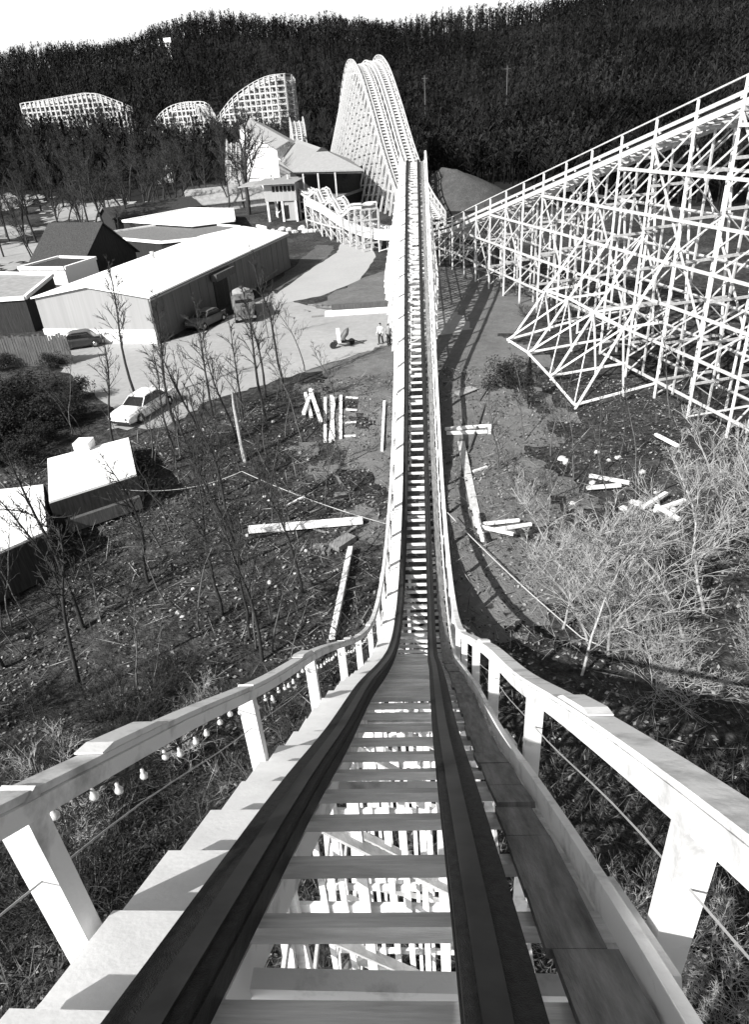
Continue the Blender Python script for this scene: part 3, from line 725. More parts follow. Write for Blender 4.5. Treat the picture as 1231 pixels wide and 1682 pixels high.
# ================================================================= BUILDINGS
def gable_house(name, label, cat, cx, cy, ang, L, W, eave, ridge, wall, roof, over=0.4, zbase=None, front=None, parts=True):
    zb = zbase if zbase is not None else g1(cx, cy)
    e = empty(name, (cx, cy, zb), label, cat); F_ = frame(cx, cy, ang)
    h, w = L/2, W/2
    mb = MB()
    pr = [F_(-h,-w,zb-1), F_(h,-w,zb-1), F_(h,w,zb-1), F_(-h,w,zb-1), F_(-h,-w,eave), F_(h,-w,eave), F_(h,w,eave), F_(-h,w,eave), F_(-h,0,ridge-0.02), F_(h,0,ridge-0.02)]
    mb.add(pr, [(0,1,5,4),(2,3,7,6),(1,2,6,9,5),(3,0,4,8,7)]); wl = mb.build('wall', wall, e)
    sl = (ridge-eave)/w; o = over; ze = eave-sl*o
    quadm('roof', [F_(-h-o,-w-o,ze+.15), F_(h+o,-w-o,ze+.15), F_(h+o,0,ridge+.15), F_(-h-o,0,ridge+.15)], 0.14, roof, e)
    quadm('roof', [F_(h+o,w+o,ze+.15), F_(-h-o,w+o,ze+.15), F_(-h-o,0,ridge+.15), F_(h+o,0,ridge+.15)], 0.14, roof, e)
    return e, F_, wl
# big white metal building. u axis runs away from the camera along its dark side
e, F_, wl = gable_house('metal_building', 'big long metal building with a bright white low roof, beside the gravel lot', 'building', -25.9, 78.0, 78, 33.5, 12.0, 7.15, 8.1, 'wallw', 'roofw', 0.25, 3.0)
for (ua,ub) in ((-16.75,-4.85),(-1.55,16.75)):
    mb = MB(); mb.bar(F_(ua,-6.03,5.0), F_(ub,-6.03,5.0), 0.05, 4.1); mb.build('side_shade_panel', 'wallshade', e)  # panels over the long side, darkened in colour to deepen its shade
mb = MB(); mb.bar(F_(-4.85,-6.03,6.7), F_(-1.55,-6.03,6.7), 0.05, 0.7); mb.build('side_shade_panel', 'wallshade', e)
mb = MB(); mb.prism([F_(-16.83,-6.08)[:2], F_(-16.70,-6.08)[:2], F_(-16.70,6.08)[:2], F_(-16.83,6.08)[:2]][::1], 2.9, 4.3); mb.build('plinth', 'plinth', e)
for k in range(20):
    mb = MB(); u = -16.4+k*1.72; mb.bar(F_(u,-6.07,3.0), F_(u,-6.07,7.0), 0.06, 0.05, (0,1,0)); mb.build('wall_rib', 'wallshade', wl)
mb = MB(); mb.bar(F_(-16.74,-6.02,2.9), F_(-16.74,-6.02,7.1), 0.2, 0.2, (1,0,0)); mb.build('corner_trim', 'fence', e)
mb = MB(); mb.bar(F_(-4.8,-6.05,4.7), F_(-1.6,-6.05,4.7), 0.1, 3.5); d_ = mb.build('door', 'interior', e)
mb = MB(); mb.bar(F_(-5.4,-6.55,6.35), F_(-1.0,-6.55,6.35), 0.7, 0.7); mb.build('door_hood', 'fence', e)
mb = MB(); mb.bar(F_(-17.1,-6.28,6.98), F_(17.1,-6.28,6.98), 0.12, 0.14); mb.build('gutter', 'wallw', e)
mb = MB(); mb.tube([F_(-3,1.5,8.0), F_(-3,1.5,8.7)], [0.22,0.22], 8, True); mb.build('roof_vent', 'stone', e)
# dark gabled house behind it
gable_house('shingled_house', 'house with a steep dark shingled roof behind the white metal building', 'house', -44.8, 95.0, -22, 9.0, 10.0, 5.6, 9.8, 'walld', 'shingle')
# flat-roofed building at left edge, walls dark, white coping
def flat_building(name, label, poly, zt, wall, roof, cop='plinth', par_=0.35, cat='building'):
    cx = sum(p[0] for p in poly)/len(poly); cy = sum(p[1] for p in poly)/len(poly); zb = g1(cx, cy)
    if sum(a[0]*b[1]-b[0]*a[1] for a,b in zip(poly, poly[1:]+poly[:1])) < 0: poly = poly[::-1]
    e = empty(name, (cx,cy,zb), label, cat); mb = MB(); mb.prism(poly, zb-0.5, zt); mb.build('wall', wall, e)
    n = len(poly); mb = MB(); sc = lambda p, f: (cx+(p[0]-cx)*f, cy+(p[1]-cy)*f)
    mb.prism([sc(p, 0.985) for p in poly], zt+0.003, zt+0.12); mb.build('roof', roof, e)
    if cop:
        mb = MB()
        for i in range(n):
            a_, b_ = poly[i], poly[(i+1)%n]; mb.bar((a_[0],a_[1],zt+par_/2+0.01), (b_[0],b_[1],zt+par_/2+0.01), 0.35, par_)
        mb.build('coping', cop, e)
    return e
flat_building('flat_building', 'flat roofed dark walled building at the left edge beside the metal building', [(-48,66.5),(-38.6,67),(-41.2,78.5),(-50,82)], 6.2, 'walld', 'flatroof')
e = flat_building('flat_annex', 'low flat annex with bright edging between the shingled house and metal building', [(-47.5,83),(-41.0,81.2),(-39.6,87),(-45.5,89.5)], 6.4, 'plinth', 'shingle')
flat_building('flat_building', 'low grey roofed building behind the metal building roof', [(-52,113),(-36,101),(-29,103),(-27,112),(-40,123)], 5.8, 'walld', 'shingle2')
flat_building('flat_building', 'low building with a bright white roof beyond the metal building, below the long dark shed', [(-51,126),(-35,114),(-29,117),(-33,133),(-43,139)], 6.2, 'walld', 'roofw')
gable_house('long_shed', 'long low shed with a dark roof behind the white roofed building', 'shed', -50.5, 139, 42, 17, 7, 6.4, 7.9, 'walld', 'shingle')
gable_house('brick_cabin', 'pale roofed cabin at the end of the long dark shed', 'cabin', -39.0, 151, 25, 15, 9, 6.4, 8.8, 'stone', 'flatroof')
gable_house('kiosk', 'tiny white hut among the bare trees', 'hut', -68.0, 203, 20, 4, 3.6, g1(-68,203)+3.4, g1(-68,203)+4.8, 'plinth', 'roofw')
gable_house('hilltop_house', 'tiny white house on the wooded ridge', 'house', -118, 395, 10, 2.6, 2.2, g1(-118,395)+8.2, g1(-118,395)+9.6, 'plinth', 'roofw')
# two flat white-roofed sheds at left, below the parked white car
e = flat_building('shed', 'small white roofed shed, right one of the two below the white car', [(-21.2,34.2),(-17.3,36.8),(-15.0,31.8),(-18.6,29.0)], 4.0, 'walld', 'roofw', None, cat='shed')
mb = MB(); mb.prism([(-18.3,29.35),(-15.2,31.75),(-15.0,31.45),(-18.1,29.05)][::-1], 2.2, 2.9); mb.build('low_wall_board', 'fence', e)
mb = MB(); mb.box(-19.9,-19.0,35.0,35.9,4.1,4.6); mb.build('roof_box', 'roofw', e)
flat_building('shed', 'low white roofed shed cut off by the left edge of the picture', [(-30.5,25.6),(-27.5,30.5),(-20.3,31.8),(-17.7,26.9),(-22,21.5)], 3.6, 'walld', 'roofw', None, cat='shed')
# board fence at left
fe = empty('board_fence', (-33,56,3), 'weathered upright board fence beside the gravel lot at left', 'fence')
p0_, p1_ = np.array([-43.5,55.5]), np.array([-29.3,55.6]); nb = 62; rf_ = random.Random(4)
for k in range(nb):
    q = p0_+(p1_-p0_)*k/nb; mb = MB(); h_ = 2.6+rf_.uniform(-.12,.12); mb.bar((q[0],q[1],2.9),(q[0]+rf_.uniform(-.03,.03),q[1],3+h_), 0.20, 0.03, (0,1,0)); mb.build('board', 'fence', fe)
mb = MB()
for z in (3.7, 5.0): mb.bar((p0_[0],p0_[1]+.05,z), (p1_[0],p1_[1]+.05,z), 0.06, 0.1)
mb.build('fence_rail', 'fence', fe)
# stone retaining wall + boulders below the station
rw = [(-24.5,128.5),(-21.5,124),(-17.5,122.5)]
tag((lambda mb: (mb.bar((-27.5,126.5,3.6),(-25.0,121.0,3.9),0.5,1.5), mb.build('retaining_wall','plinth'))[1])(MB()), 'short white retaining wall below the control room', 'wall')
rr = random.Random(8)
def rock(x, y, s, label, group, m='stone'):
    mb = MB(); n = 7; rings = []
    for k, (zz, f) in enumerate(((-0.3,0.8),(0.1,1.0),(0.5,0.8),(0.75,0.35))):
        rings.append([(x+s*f*math.cos(2*math.pi*j/n)*rr.uniform(.75,1.15), y+s*f*math.sin(2*math.pi*j/n)*rr.uniform(.75,1.15), g1(x,y)+s*zz*rr.uniform(.9,1.1)) for j in range(n)])
    mb.loft(rings); o = mb.build('rock', m); tag(o, label, 'rock', group)
for k in range(14):
    rock(-24+k*0.75+rr.uniform(-.3,.3), 121.5+rr.uniform(-1.6,1.6), rr.uniform(.35,.8), 'pale rock in the bank below the station', 'rocks in the bank below the station')
for k in range(16):
    rock(rr.uniform(8,15), rr.uniform(31,39), rr.uniform(.15,.3), 'pale stone scattered on the ground below the lift hill', 'stones below the lift hill')
for k in range(26):
    rock(rr.uniform(-15,-4), rr.uniform(22,44), rr.uniform(.07,.16), 'small pale stone on the leafy slope left of the track', 'small stones on the left slope')

# ================================================================= LUMBER
def plank(x0, y0, x1, y1, w, h, label, group=None, m='white', lift=0.0, name='plank'):
    mb = MB(); z0 = g1(x0,y0)+h/2+0.04+lift; z1 = g1(x1,y1)+h/2+0.04+lift
    mb.bar((x0,y0,z0),(x1,y1,z1), w, h); o = mb.build(name, m); tag(o, label, 'plank', group); return o
plank(-9.11,30.60,-2.99,30.98,0.34,0.3,'long bright white beam lying across the ground left of the track', lift=.1, name='beam')
plank(-3.43,28.31,-3.64,21.52,0.24,0.2,'long pale beam pointing toward the left handrail', lift=.2, name='beam')
for k,(a,b,c,d) in enumerate(((-7.89,45.5,-7.08,42.2),(-7.57,42.2,-7.37,45.5),(-7.48,45.2,-6.29,41.1))):
    plank(a,b,c,d,0.22,0.2,('crossed white beam, leftmost of the upright looking beams left of the track','crossed white beam leaning over the leftmost one','slanting white beam between the crossed pair and the upright looking four')[k],'white beams laid out left of the track',lift=.02+.21*k,name='beam')
for k,(a,b,c,d) in enumerate(((-6.37,44.64,-5.92,39.64),(-5.97,44.92,-5.39,39.82),(-5.72,44.64,-5.60,39.63),(-5.30,44.9,-4.95,40.0))):
    plank(a,b,c,d,0.2,0.2,'white beam lying with three others side by side left of the track','four parallel white beams',lift=.02,name='beam')
for k,(a,b,c,d) in enumerate(((-4.95,44.86,-4.1,44.72),(-4.83,43.24,-4.08,43.15),(-4.8,41.68,-4.05,41.78),(-4.75,40.28,-4.0,40.33))):
    plank(a,b,c,d,0.12,0.1,'short pale batten, one of the row beside the parallel beams','short battens beside the parallel beams')
plank(-2.24,44.14,-2.26,38.76,0.16,0.2,'long narrow white board lying close to the left side of the track')
for k,(a,b,c,d) in enumerate(((4.63,41.87,1.80,41.21),(4.50,41.2,1.86,40.75))): plank(a,b,c,d,0.16,0.2,'white beam sticking out right from under the track, one of a pair','pair of beams right of the track',lift=.02,name='beam')
plank(4.75,41.9,4.65,41.05,0.2,0.22,'short block across the ends of the beam pair right of the track',lift=.02,name='block')
for k,(a,b,c,d) in enumerate(((5.79,30.29,2.97,29.56),(5.18,30.43,3.26,30.07),(2.92,29.69,4.69,28.91),(2.89,30.95,3.11,28.18))):
    plank(a,b,c,d,0.15,0.14,('long pale board, longest of the fan of boards right of the track','shorter pale board beside the longest of the fan','pale board slanting toward the camera in the fan of boards','narrow pale board at the root of the fan beside the shadow')[k],'fan of boards right of the track',lift=.02+.15*k)
for k,(a,b,c,d) in enumerate(((9.92,35.76,11.93,34.75),(9.37,33.98,11.29,34.23),(11.65,31.34,13.27,32.76),(14.18,32.43,12.33,31.52),(12.46,31.77,13.14,30.19),(14.77,39.82,15.56,38.07))):
    plank(a,b,c,d,0.2,0.16,('white board, farther of the two lying among twigs right of the track','white board, nearer of the two lying among twigs right of the track','pale board forming the left stroke of the arrow shape at right','pale board forming the upper stroke of the arrow shape at right','pale board forming the lower stroke of the arrow shape at right','short pale board lying below the lift hill posts')[k],'boards on the ground below the lift hill',lift=.02+.17*(k%3))
plank(-7.61,33.58,-6.65,34.46,0.14,0.1,'short white board on the slope left of the track')
plank(4.65,44.52,3.00,38.20,0.10,0.08,'thin dark pole lying right of the track',m='fence',name='pole'); plank(3.23,36.18,4.11,36.79,0.15,0.12,'short pale board right of the track below the thin pole')
plank(5.04,46.61,4.26,44.79,0.14,0.1,'dark board lying right of the track beside the pale sheet',m='fence')
plank(-8.93,67.2,-1.96,67.5,0.9,0.35,'stack of long white boards at the back edge of the gravel lot',name='board_stack'); plank(-8.44,68.9,-1.94,69.2,0.5,0.6,'dark stack of long boards behind the white stack',m='fence',name='board_stack')
plank(2.75,40.0,3.05,30.2,0.45,0.06,'long pale walkway plank lying in the track shadow',m='white2',name='plank')
plank(2.6,45.6,3.9,46.6,1.3,0.05,'flat pale sheet of boards in the shadow of the track',m='flatroof',name='sheet')
plank(-4.3,28.6,-3.5,29.6,0.7,0.3,'small pile of pale offcuts beside the end of the bright beam',m='plank',name='offcut_pile')
for k in range(10):
    a = rr.uniform(0,3.1); x = rr.uniform(-6.5,-3); y = rr.uniform(26,36); plank(x,y,x+math.cos(a)*rr.uniform(.5,1.1),y+math.sin(a)*rr.uniform(.5,1.1),0.12,0.06,'small pale offcut on the slope left of the track','offcuts left of the track',m='plank')
for k in range(8):
    a = rr.uniform(0,3.1); x = rr.uniform(-12,-5); y = rr.uniform(66,72); plank(x,y,x+math.cos(a)*rr.uniform(1,2),y+math.sin(a)*rr.uniform(.5,1.1),0.2,0.1,'loose board at the back edge of the gravel lot','loose boards at the back of the lot',m='plank')
# leaning slab-like pale post left (broken birch)
tag((lambda mb: (mb.tube([(-10.6,37.2,g1(-10.6,37.2)-.2),(-10.7,37.3,3.0),(-10.75,37.4,5.6),(-10.7,37.4,6.6)],[.14,.12,.09,.03],7), mb.build('birch_snag','barkp'))[1])(MB()), 'bright broken birch trunk standing on the left slope', 'tree trunk')

# ladder of scaffolding planks beside the right handrail
# hose / cables across the ground
def cable(pts, r, label, m='cable', name='cable'):
    mb = MB(); mb.tube(pts, [r]*len(pts), 5); o = mb.build(name, m); tag(o, label, 'cable')
def sag(a, b, s, n=14): return [(lerp(a[0],b[0],i/n), lerp(a[1],b[1],i/n), lerp(a[2],b[2],i/n)-s*4*(i/n)*(1-i/n)) for i in range(n+1)]
cable(sag((-15.4,30.5,3.9),(-9.8,33.5,3.2),0.5)+sag((-9.8,33.5,3.2),(-1.3,30.0,1.5),0.25)[1:], 0.022, 'slack wire running from the shed roof to the track')
cable(sag((1.5,30.5,1.9),(6.5,21.5,1.2),0.2)+sag((6.5,21.5,1.2),(12,18.2,1.5),0.3)[1:], 0.03, 'thin pale cable running over the brush right of the track')

# ================================================================= VEHICLES
def ring(x, hw, z0, z1, ch=0.12, top=None):
    top = top if top is not None else hw
    return [(x,-hw+ch*.3,z0),(x,-hw,z0+ch),(x,-hw,z1-ch*1.2),(x,-top+ch,z1),(x,top-ch,z1),(x,hw,z1-ch*1.2),(x,hw,z0+ch),(x,hw-ch*.3,z0)]
def car(name, label, paint, x, y, heading, z=None, L=5.3):
    z = g1(x,y) if z is None else z
    e = empty(name, (x,y,z), label, 'car', rz=heading)
    h = L/2
    def B(nm, mb, m, par=None, sm=False): return mb.build(nm, m, par or e, sm, local=True)
    mb = MB()
    mb.loft([ring(-h,.80,.42,.80), ring(-h+.12,.90,.34,.90), ring(-h+.7,.95,.28,.95), ring(-.9,.97,.26,.96), ring(.9,.97,.26,.97), ring(h-.9,.95,.28,.95), ring(h-.15,.90,.34,.88), ring(h,.82,.42,.80)])
    body = B('body', mb, paint)
    mb = MB(); mb.loft([ring(-1.75,.80,.93,.97,.03,.78), ring(-1.15,.82,.93,1.38,.06,.62), ring(.35,.82,.93,1.40,.06,.63), ring(1.05,.82,.93,.97,.03,.78)]); B('window', mb, 'glass')
    mb = MB(); mb.loft([ring(-1.28,.60,1.36,1.41,.03), ring(-1.0,.65,1.385,1.47,.04), ring(.15,.65,1.40,1.48,.04), ring(.42,.60,1.37,1.42,.03)]); B('roof', mb, paint)
    for sx in (-1,1):
        mb = MB()
        for xa, za, xb, zb in ((-1.62,.97,-1.2,1.40),(-.45,.95,-.42,1.42),(.98,.97,.38,1.40)): mb.bar((xa,sx*.80,za),(xb,sx*.64,zb),.05,.05)
        B('window_pillar', mb, paint)
        mb = MB(); mb.loft([[(h-.02,sx*.62+.11*math.cos(t),.66+.11*math.sin(t)) for t in [2*math.pi*k/10 for k in range(10)]],[(h+.04,sx*.62+.08*math.cos(t),.66+.08*math.sin(t)) for t in [2*math.pi*k/10 for k in range(10)]]]); B('headlight', mb, 'chrome')
        mb = MB(); mb.bar((-h-.02,sx*.66,.66),(-h+.03,sx*.66,.66),.22,.14); B('tail_light', mb, 'card')
        mb = MB(); mb.loft([[(-h+.05,sx*.92,.9),(-h+.05,sx*.86,.9),(-h+.05,sx*.86,1.04),(-h+.05,sx*.92,1.04)],[(-1.2,sx*.94,.93),(-1.2,sx*.88,.93),(-1.2,sx*.88,.96),(-1.2,sx*.94,.96)]]); B('tail_fin', mb, paint)
    for xx, nm in ((h+.06,'front_bumper'),(-h-.06,'rear_bumper')):
        mb = MB(); mb.bar((xx,-.92,.45),(xx,.92,.45),.12,.16); B(nm, mb, 'chrome')
    for wx in (-1.65,1.6):
        for sx in (-1,1):
            mb = MB(); c_ = [(.36*math.cos(2*math.pi*k/16)+wx, .36*math.sin(2*math.pi*k/16)+.36) for k in range(16)]
            mb.loft([[(a,sx*.74,b) for a,b in c_],[(a,sx*.985,b) for a,b in c_]]); w = B('wheel', mb, 'tyre')
            mb = MB(); mb.loft([[(wx+(a-wx)*.5,sx*.986,.36+(b-.36)*.5) for a,b in c_],[(wx+(a-wx)*.4,sx*1.01,.36+(b-.36)*.4) for a,b in c_]]); B('hubcap', mb, 'chrome', w)
    return e
car('parked_car', 'white finned car with dark windows parked at the left corner of the gravel lot', 'carw', -18.9, 43.4, math.radians(253))
car('parked_car', 'black car parked against the white end wall of the metal building', 'card', -31.3, 60.6, math.radians(200), L=4.6)
car('parked_car', 'light car standing in the shade along the dark side of the metal building', 'carg', -20.6, 66.2, math.radians(250), L=4.6)
# flatbed truck with a round tank
def truck(x, y, heading):
    z = g1(x,y)+.02; e = empty('truck', (x,y,z), 'dark truck carrying a pale round tank beside the door of the metal building', 'truck', rz=heading)
    def B(nm, mb, m, par=None): return mb.build(nm, m, par or e, False, local=True)
    mb = MB(); mb.loft([ring(.9,1.0,.6,2.3,.12,.85), ring(1.3,1.05,.6,2.4,.12,.9), ring(2.3,1.05,.6,2.3,.12,.85), ring(2.55,1.05,.6,1.55,.1)]); cab = B('cab', mb, 'carg')
    mb = MB(); mb.bar((2.47,-.8,1.85),(2.47,.8,1.85),.06,.5,(.35,0,1)); B('windscreen', mb, 'glass', cab)
    for s_ in (-1,1):
        mb = MB(); mb.bar((1.3,s_*1.0,1.8),(2.1,s_*1.0,1.8),.06,.5); B('side_window', mb, 'glass', cab)
        mb = MB(); mb.box(3.42,3.5,s_*.6-.12,s_*.6+.12,.85,1.1); B('headlight', mb, 'chrome')
    mb = MB(); mb.loft([ring(2.5,.95,.6,1.55,.1), ring(3.1,.9,.6,1.5,.12), ring(3.45,.8,.6,1.35,.12)]); B('hood', mb, 'carg')
    mb = MB(); mb.box(-3.2,.85,-1.15,1.15,.85,1.0); bed = B('bed', mb, 'fence')
    for s_ in (-1,1):
        mb = MB(); mb.box(-3.2,.85,s_*1.12-.04,s_*1.12+.04,1.0,1.75); B('side_board', mb, 'carg', bed)
    mb = MB(); mb.box(-3.2,-3.1,-1.1,1.1,1.0,1.75); B('tailgate', mb, 'carg', bed)
    mb = MB(); mb.box(3.5,3.62,-1.0,1.0,.5,.72); B('front_bumper', mb, 'chrome')
    for wx in (-2.2,2.7):
        for s_ in (-1,1):
            mb = MB(); c_ = [(.48*math.cos(2*math.pi*k/16)+wx, .48*math.sin(2*math.pi*k/16)+.48) for k in range(16)]
            mb.loft([[(a,s_*.75,b) for a,b in c_],[(a,s_*1.08,b) for a,b in c_]]); B('wheel', mb, 'tyre')
    return e
tk = truck(-17.4, 69.2, math.radians(285))
tb = empty('tank', (-17.9,71.0,g1(-17,71)+1.03), 'pale round tank lid standing on the bed of the dark truck', 'tank')
mb = MB(); mb.loft([[(-17.9+r*math.cos(2*math.pi*k/18),71.0+r*math.sin(2*math.pi*k/18),z) for k in range(18)] for z, r in ((4.04,.95),(5.0,.95),(5.15,.9),(5.3,.55),(5.35,.2))]); mb.build('shell','flatroof',tb)
mb = MB(); mb.tube([(-17.9,71,5.33),(-17.9,71,5.5)],[.2,.2],10,True); mb.build('cap','fence',tb)
# small wheeled machine on the lot near the people
mc = empty('cement_mixer', (-6.2,56.6,3.02), 'small dark wheeled mixer with an upright white board on the gravel lot', 'mixer')
mb = MB(); mb.bar((-7.1,56.3,3.5),(-5.3,56.9,3.5),.12,.12); mb.bar((-7.0,57.0,3.45),(-5.6,56.2,3.45),.12,.12); mb.bar((-6.9,56.3,3.1),(-6.3,56.6,3.9),.1,.1); mb.bar((-5.6,56.9,3.1),(-6.2,56.6,3.9),.1,.1); mb.bar((-5.3,56.9,3.5),(-4.5,57.2,3.1),.08,.08); mb.build('frame','card',mc)
mb = MB(); mb.loft([[(-6.1+dx+r*math.cos(t)*.8,56.6+r*math.sin(t),z+r*.5*math.cos(t)) for t in [2*math.pi*k/14 for k in range(14)]] for dx,z,r in ((-.1,3.6,.3),(0,3.8,.52),(.1,4.15,.5),(.25,4.5,.28))]); mb.build('drum','carg',mc)
for wx, wy in ((-7.0,56.2),(-5.5,57.1)):
    mb = MB(); mb.loft([[(wx+.28*math.cos(t),wy+d,3.3+.28*math.sin(t)) for t in [2*math.pi*k/12 for k in range(12)]] for d in (-.07,.07)]); mb.build('wheel','tyre',mc)
mb = MB(); mb.bar((-6.45,56.25,3.5),(-6.5,56.3,4.7),.3,.08,(0,1,0)); mb.build('upright_board','white',mc)

# ================================================================= PEOPLE
def person(x, y, face, label, group, top='cllight', pants='cldark', arm=0.15, hairm='hair', seed=0, stride=0.12):
    """one skinned body, clothes and hair as children"""
    z = g1(x,y)+0.02; e = empty('person', (x,y,z), label, 'person', group, rz=face)
    V = []; E_ = []; Rr = []
    def v(p, r, prev=None):
        V.append(p); Rr.append(r)
        if prev is not None: E_.append((prev, len(V)-1))
        return len(V)-1
    pel = v((0,0,.95),(.155,.12)); ab = v((0,0,1.12),(.14,.10),pel); ch = v((0,.0,1.32),(.17,.115),ab); nk = v((0,0,1.48),(.062,.062),ch); hb = v((0,.01,1.56),(.075,.085),nk); hc = v((0,.015,1.65),(.085,.105),hb); ht = v((0,.01,1.74),(.055,.07),hc)
    nose = v((0,.115,1.635),(.018,.02),hc)
    for s_ in (-1,1):
        st_ = stride*s_
        hp = v((s_*.10,0,.90),(.095,.10),pel); kn = v((s_*.12,st_*.5+.02,.50),(.062,.066),hp); an = v((s_*.12,st_*.9-.02,.09),(.042,.045),kn); ft = v((s_*.14,st_*.9+.12,.035),(.045,.033),an)
        sh = v((s_*.19,0,1.40),(.068,.068),ch); el = v((s_*(.24+arm*.3),-.02,1.13),(.046,.046),sh); wr = v((s_*(.25+arm*.2),.10+arm*.4,.90+arm*.3),(.03,.028),el); pm_ = v((s_*(.25+arm*.2),.13+arm*.5,.83+arm*.4),(.036,.018),wr)
        for k in range(4):
            f1 = v((s_*(.25+arm*.2)+(k-1.5)*.02,.15+arm*.5,.775+arm*.4),(.009,.009),pm_); v((s_*(.25+arm*.2)+(k-1.5)*.02,.165+arm*.5,.745+arm*.4-.006*abs(k-1.5)),(.008,.008),f1)
        v((s_*(.25+arm*.2)-s_*.05,.16+arm*.5,.82+arm*.4),(.010,.010),pm_)
    me = bpy.data.meshes.new('body'); me.from_pydata(V, E_, []); me.materials.append(M['skin'])
    o = bpy.data.objects.new('body', me); COL.objects.link(o); o.parent = e
    sk = o.modifiers.new('skin', 'SKIN'); lay = me.skin_vertices[0].data
    for i, r in enumerate(Rr): lay[i].radius = r
    lay[0].use_root = True
    ss = o.modifiers.new('sub', 'SUBSURF'); ss.levels = 1; ss.render_levels = 2
    def tb_(nm, chains, m):
        mb = MB()
        for pts, rads, n in chains:
            mb.tube(pts, rads, n, True)
        mb.build(nm, m, e, True, local=True)
    leg = []
    for s_ in (-1,1):
        st_ = stride*s_
        leg.append(([(s_*.085,0,.99),(s_*.105,0,.86),(s_*.12,st_*.5+.02,.50),(s_*.12,st_*.9-.02,.08)],[.13,.118,.088,.072],10))
    tb_('trousers', leg, pants)
    arms = []
    for s_ in (-1,1): arms.append(([(s_*.13,0,1.42),(s_*.20,0,1.39),(s_*(.24+arm*.3),-.02,1.13),(s_*(.25+arm*.2),.09+arm*.36,.92+arm*.28)],[.07,.083,.062,.045],8))
    mb = MB(); mb.loft([[(a*math.cos(t),b*math.sin(t),zz) for t in [2*math.pi*k/14 for k in range(14)]] for zz,a,b in ((.90,.185,.135),(1.05,.17,.13),(1.2,.175,.13),(1.36,.21,.135),(1.45,.15,.10),(1.50,.075,.075))])
    for pts, rads, n in arms: mb.tube(pts, rads, n, True)
    mb.build('jacket', top, e, True, local=True)
    mb = MB(); mb.loft([[(a*math.cos(t),b*math.sin(t)-.012,zz) for t in [2*math.pi*k/12 for k in range(12)]] for zz,a,b in ((1.655,.088,.10),(1.70,.090,.112),(1.75,.075,.095),(1.785,.03,.04))]); mb.build('hair', hairm, e, True, local=True)
    for s_ in (-1,1):
        mb = MB(); mb.bar((s_*.125,stride*.9*s_-.08,.04),(s_*.14,stride*.9*s_+.19,.04),.1,.08); mb.build('shoe','card',e,local=True)
    return e
person(-3.0, 56.9, math.radians(150), 'person in light shirt and dark trousers, left of two on the lot', 'people on the gravel lot')
person(-2.3, 56.4, math.radians(200), 'person in grey shirt and dark trousers, right of two on the lot', 'people on the gravel lot', top='clmid')
for k,(x,y,t_,pl_) in enumerate(((-12.75,115.0,'cldark','cldark'),(-12.1,115.6,'clmid','cldark'),(-11.5,114.9,'cldark','cldark'),(-10.8,115.4,'cldark','cldark'),(-11.9,114.2,'cldark','card'))):
    person(x,y,math.radians(40+k*70),('person in dark clothes, leftmost of the group on the pale path','person in a grey top at the back of the group on the pale path','person in dark clothes in the middle of the group on the path','person in dark clothes, rightmost of the group on the path','person in dark clothes, nearest of the group on the path')[k],'group standing on the path below the station',top=t_,pants=pl_, stride=.05)
# ================================================================= VEGETATION
def grow(mb_tr, mb_cr, r, H, R0, nb=26, start=0.35, up=0.8, blen=0.32, depth=3, crook=0.10, twn=3, stems=1, lean=0.05, tw_r=0.006, kids=6):
    def branch(p, d, L, rad, lev, mb, nseg, sides):
        pts = [p]; rads = [rad]; d = np.array(d)
        for i in range(nseg):
            d = d+np.array([r.gauss(0,crook), r.gauss(0,crook), r.gauss(0.02,crook*.6)]); d /= np.linalg.norm(d)
            p = p+d*L/nseg; pts.append(p); rads.append(max(rad*(1-(i+1)/nseg*0.8), tw_r*0.7))
        mb.tube(pts, rads, sides); 
        return pts, d
    for s_ in range(stems):
        a = r.uniform(0, 6.28); ln = lean if stems == 1 else 0.28
        pts, d = branch(np.array([math.cos(a)*.1*(stems>1), math.sin(a)*.1*(stems>1), -0.3]), (math.cos(a)*ln, math.sin(a)*ln, 1), H*(1 if s_ == 0 else r.uniform(.6,.95)), R0*(1 if stems == 1 else .7), 0, mb_tr, 9, 6)
        P = np.array(pts)
        for b in range(nb):
            t = start+(1-start)*(b+r.random())/nb; f = t*(len(P)-1); i = min(int(f), len(P)-2); q = P[i]+(P[i+1]-P[i])*(f-i)
            az = r.uniform(0, 6.28); el = up*r.uniform(.6,1.2)+0.35*t; L = H*blen*(1.15-t)*r.uniform(.6,1.25)+0.25
            dd = np.array([math.cos(az)*math.cos(el), math.sin(az)*math.cos(el), math.sin(el)])
            bp, bd = branch(q, dd, L, R0*(1.05-t)*.38+tw_r, 1, mb_cr, 4, 4 if R0 > .1 else 3)
            if depth > 1:
                for k in range(kids):
                    f2 = r.uniform(.25,1)*(len(bp)-1); j = min(int(f2), len(bp)-2); q2 = bp[j]+(bp[j+1]-bp[j])*(f2-j)
                    d2 = bd+np.array([r.gauss(0,.55), r.gauss(0,.55), r.gauss(.12,.4)]); d2 /= np.linalg.norm(d2)
                    sp_, sd_ = branch(q2, d2, L*r.uniform(.3,.55), R0*.10+tw_r*1.2, 2, mb_cr, 3, 3)
                    if depth > 2:
                        for w in range(twn):
                            f3 = r.uniform(.3,1)*(len(sp_)-1); j3 = min(int(f3), len(sp_)-2); q3 = sp_[j3]+(sp_[j3+1]-sp_[j3])*(f3-j3)
                            d3 = sd_+np.array([r.gauss(0,.6), r.gauss(0,.6), r.gauss(.1,.45)]); d3 /= np.linalg.norm(d3)
                            branch(q3, d3, L*r.uniform(.12,.26), tw_r, 3, mb_cr, 2, 3)
TPL = {}
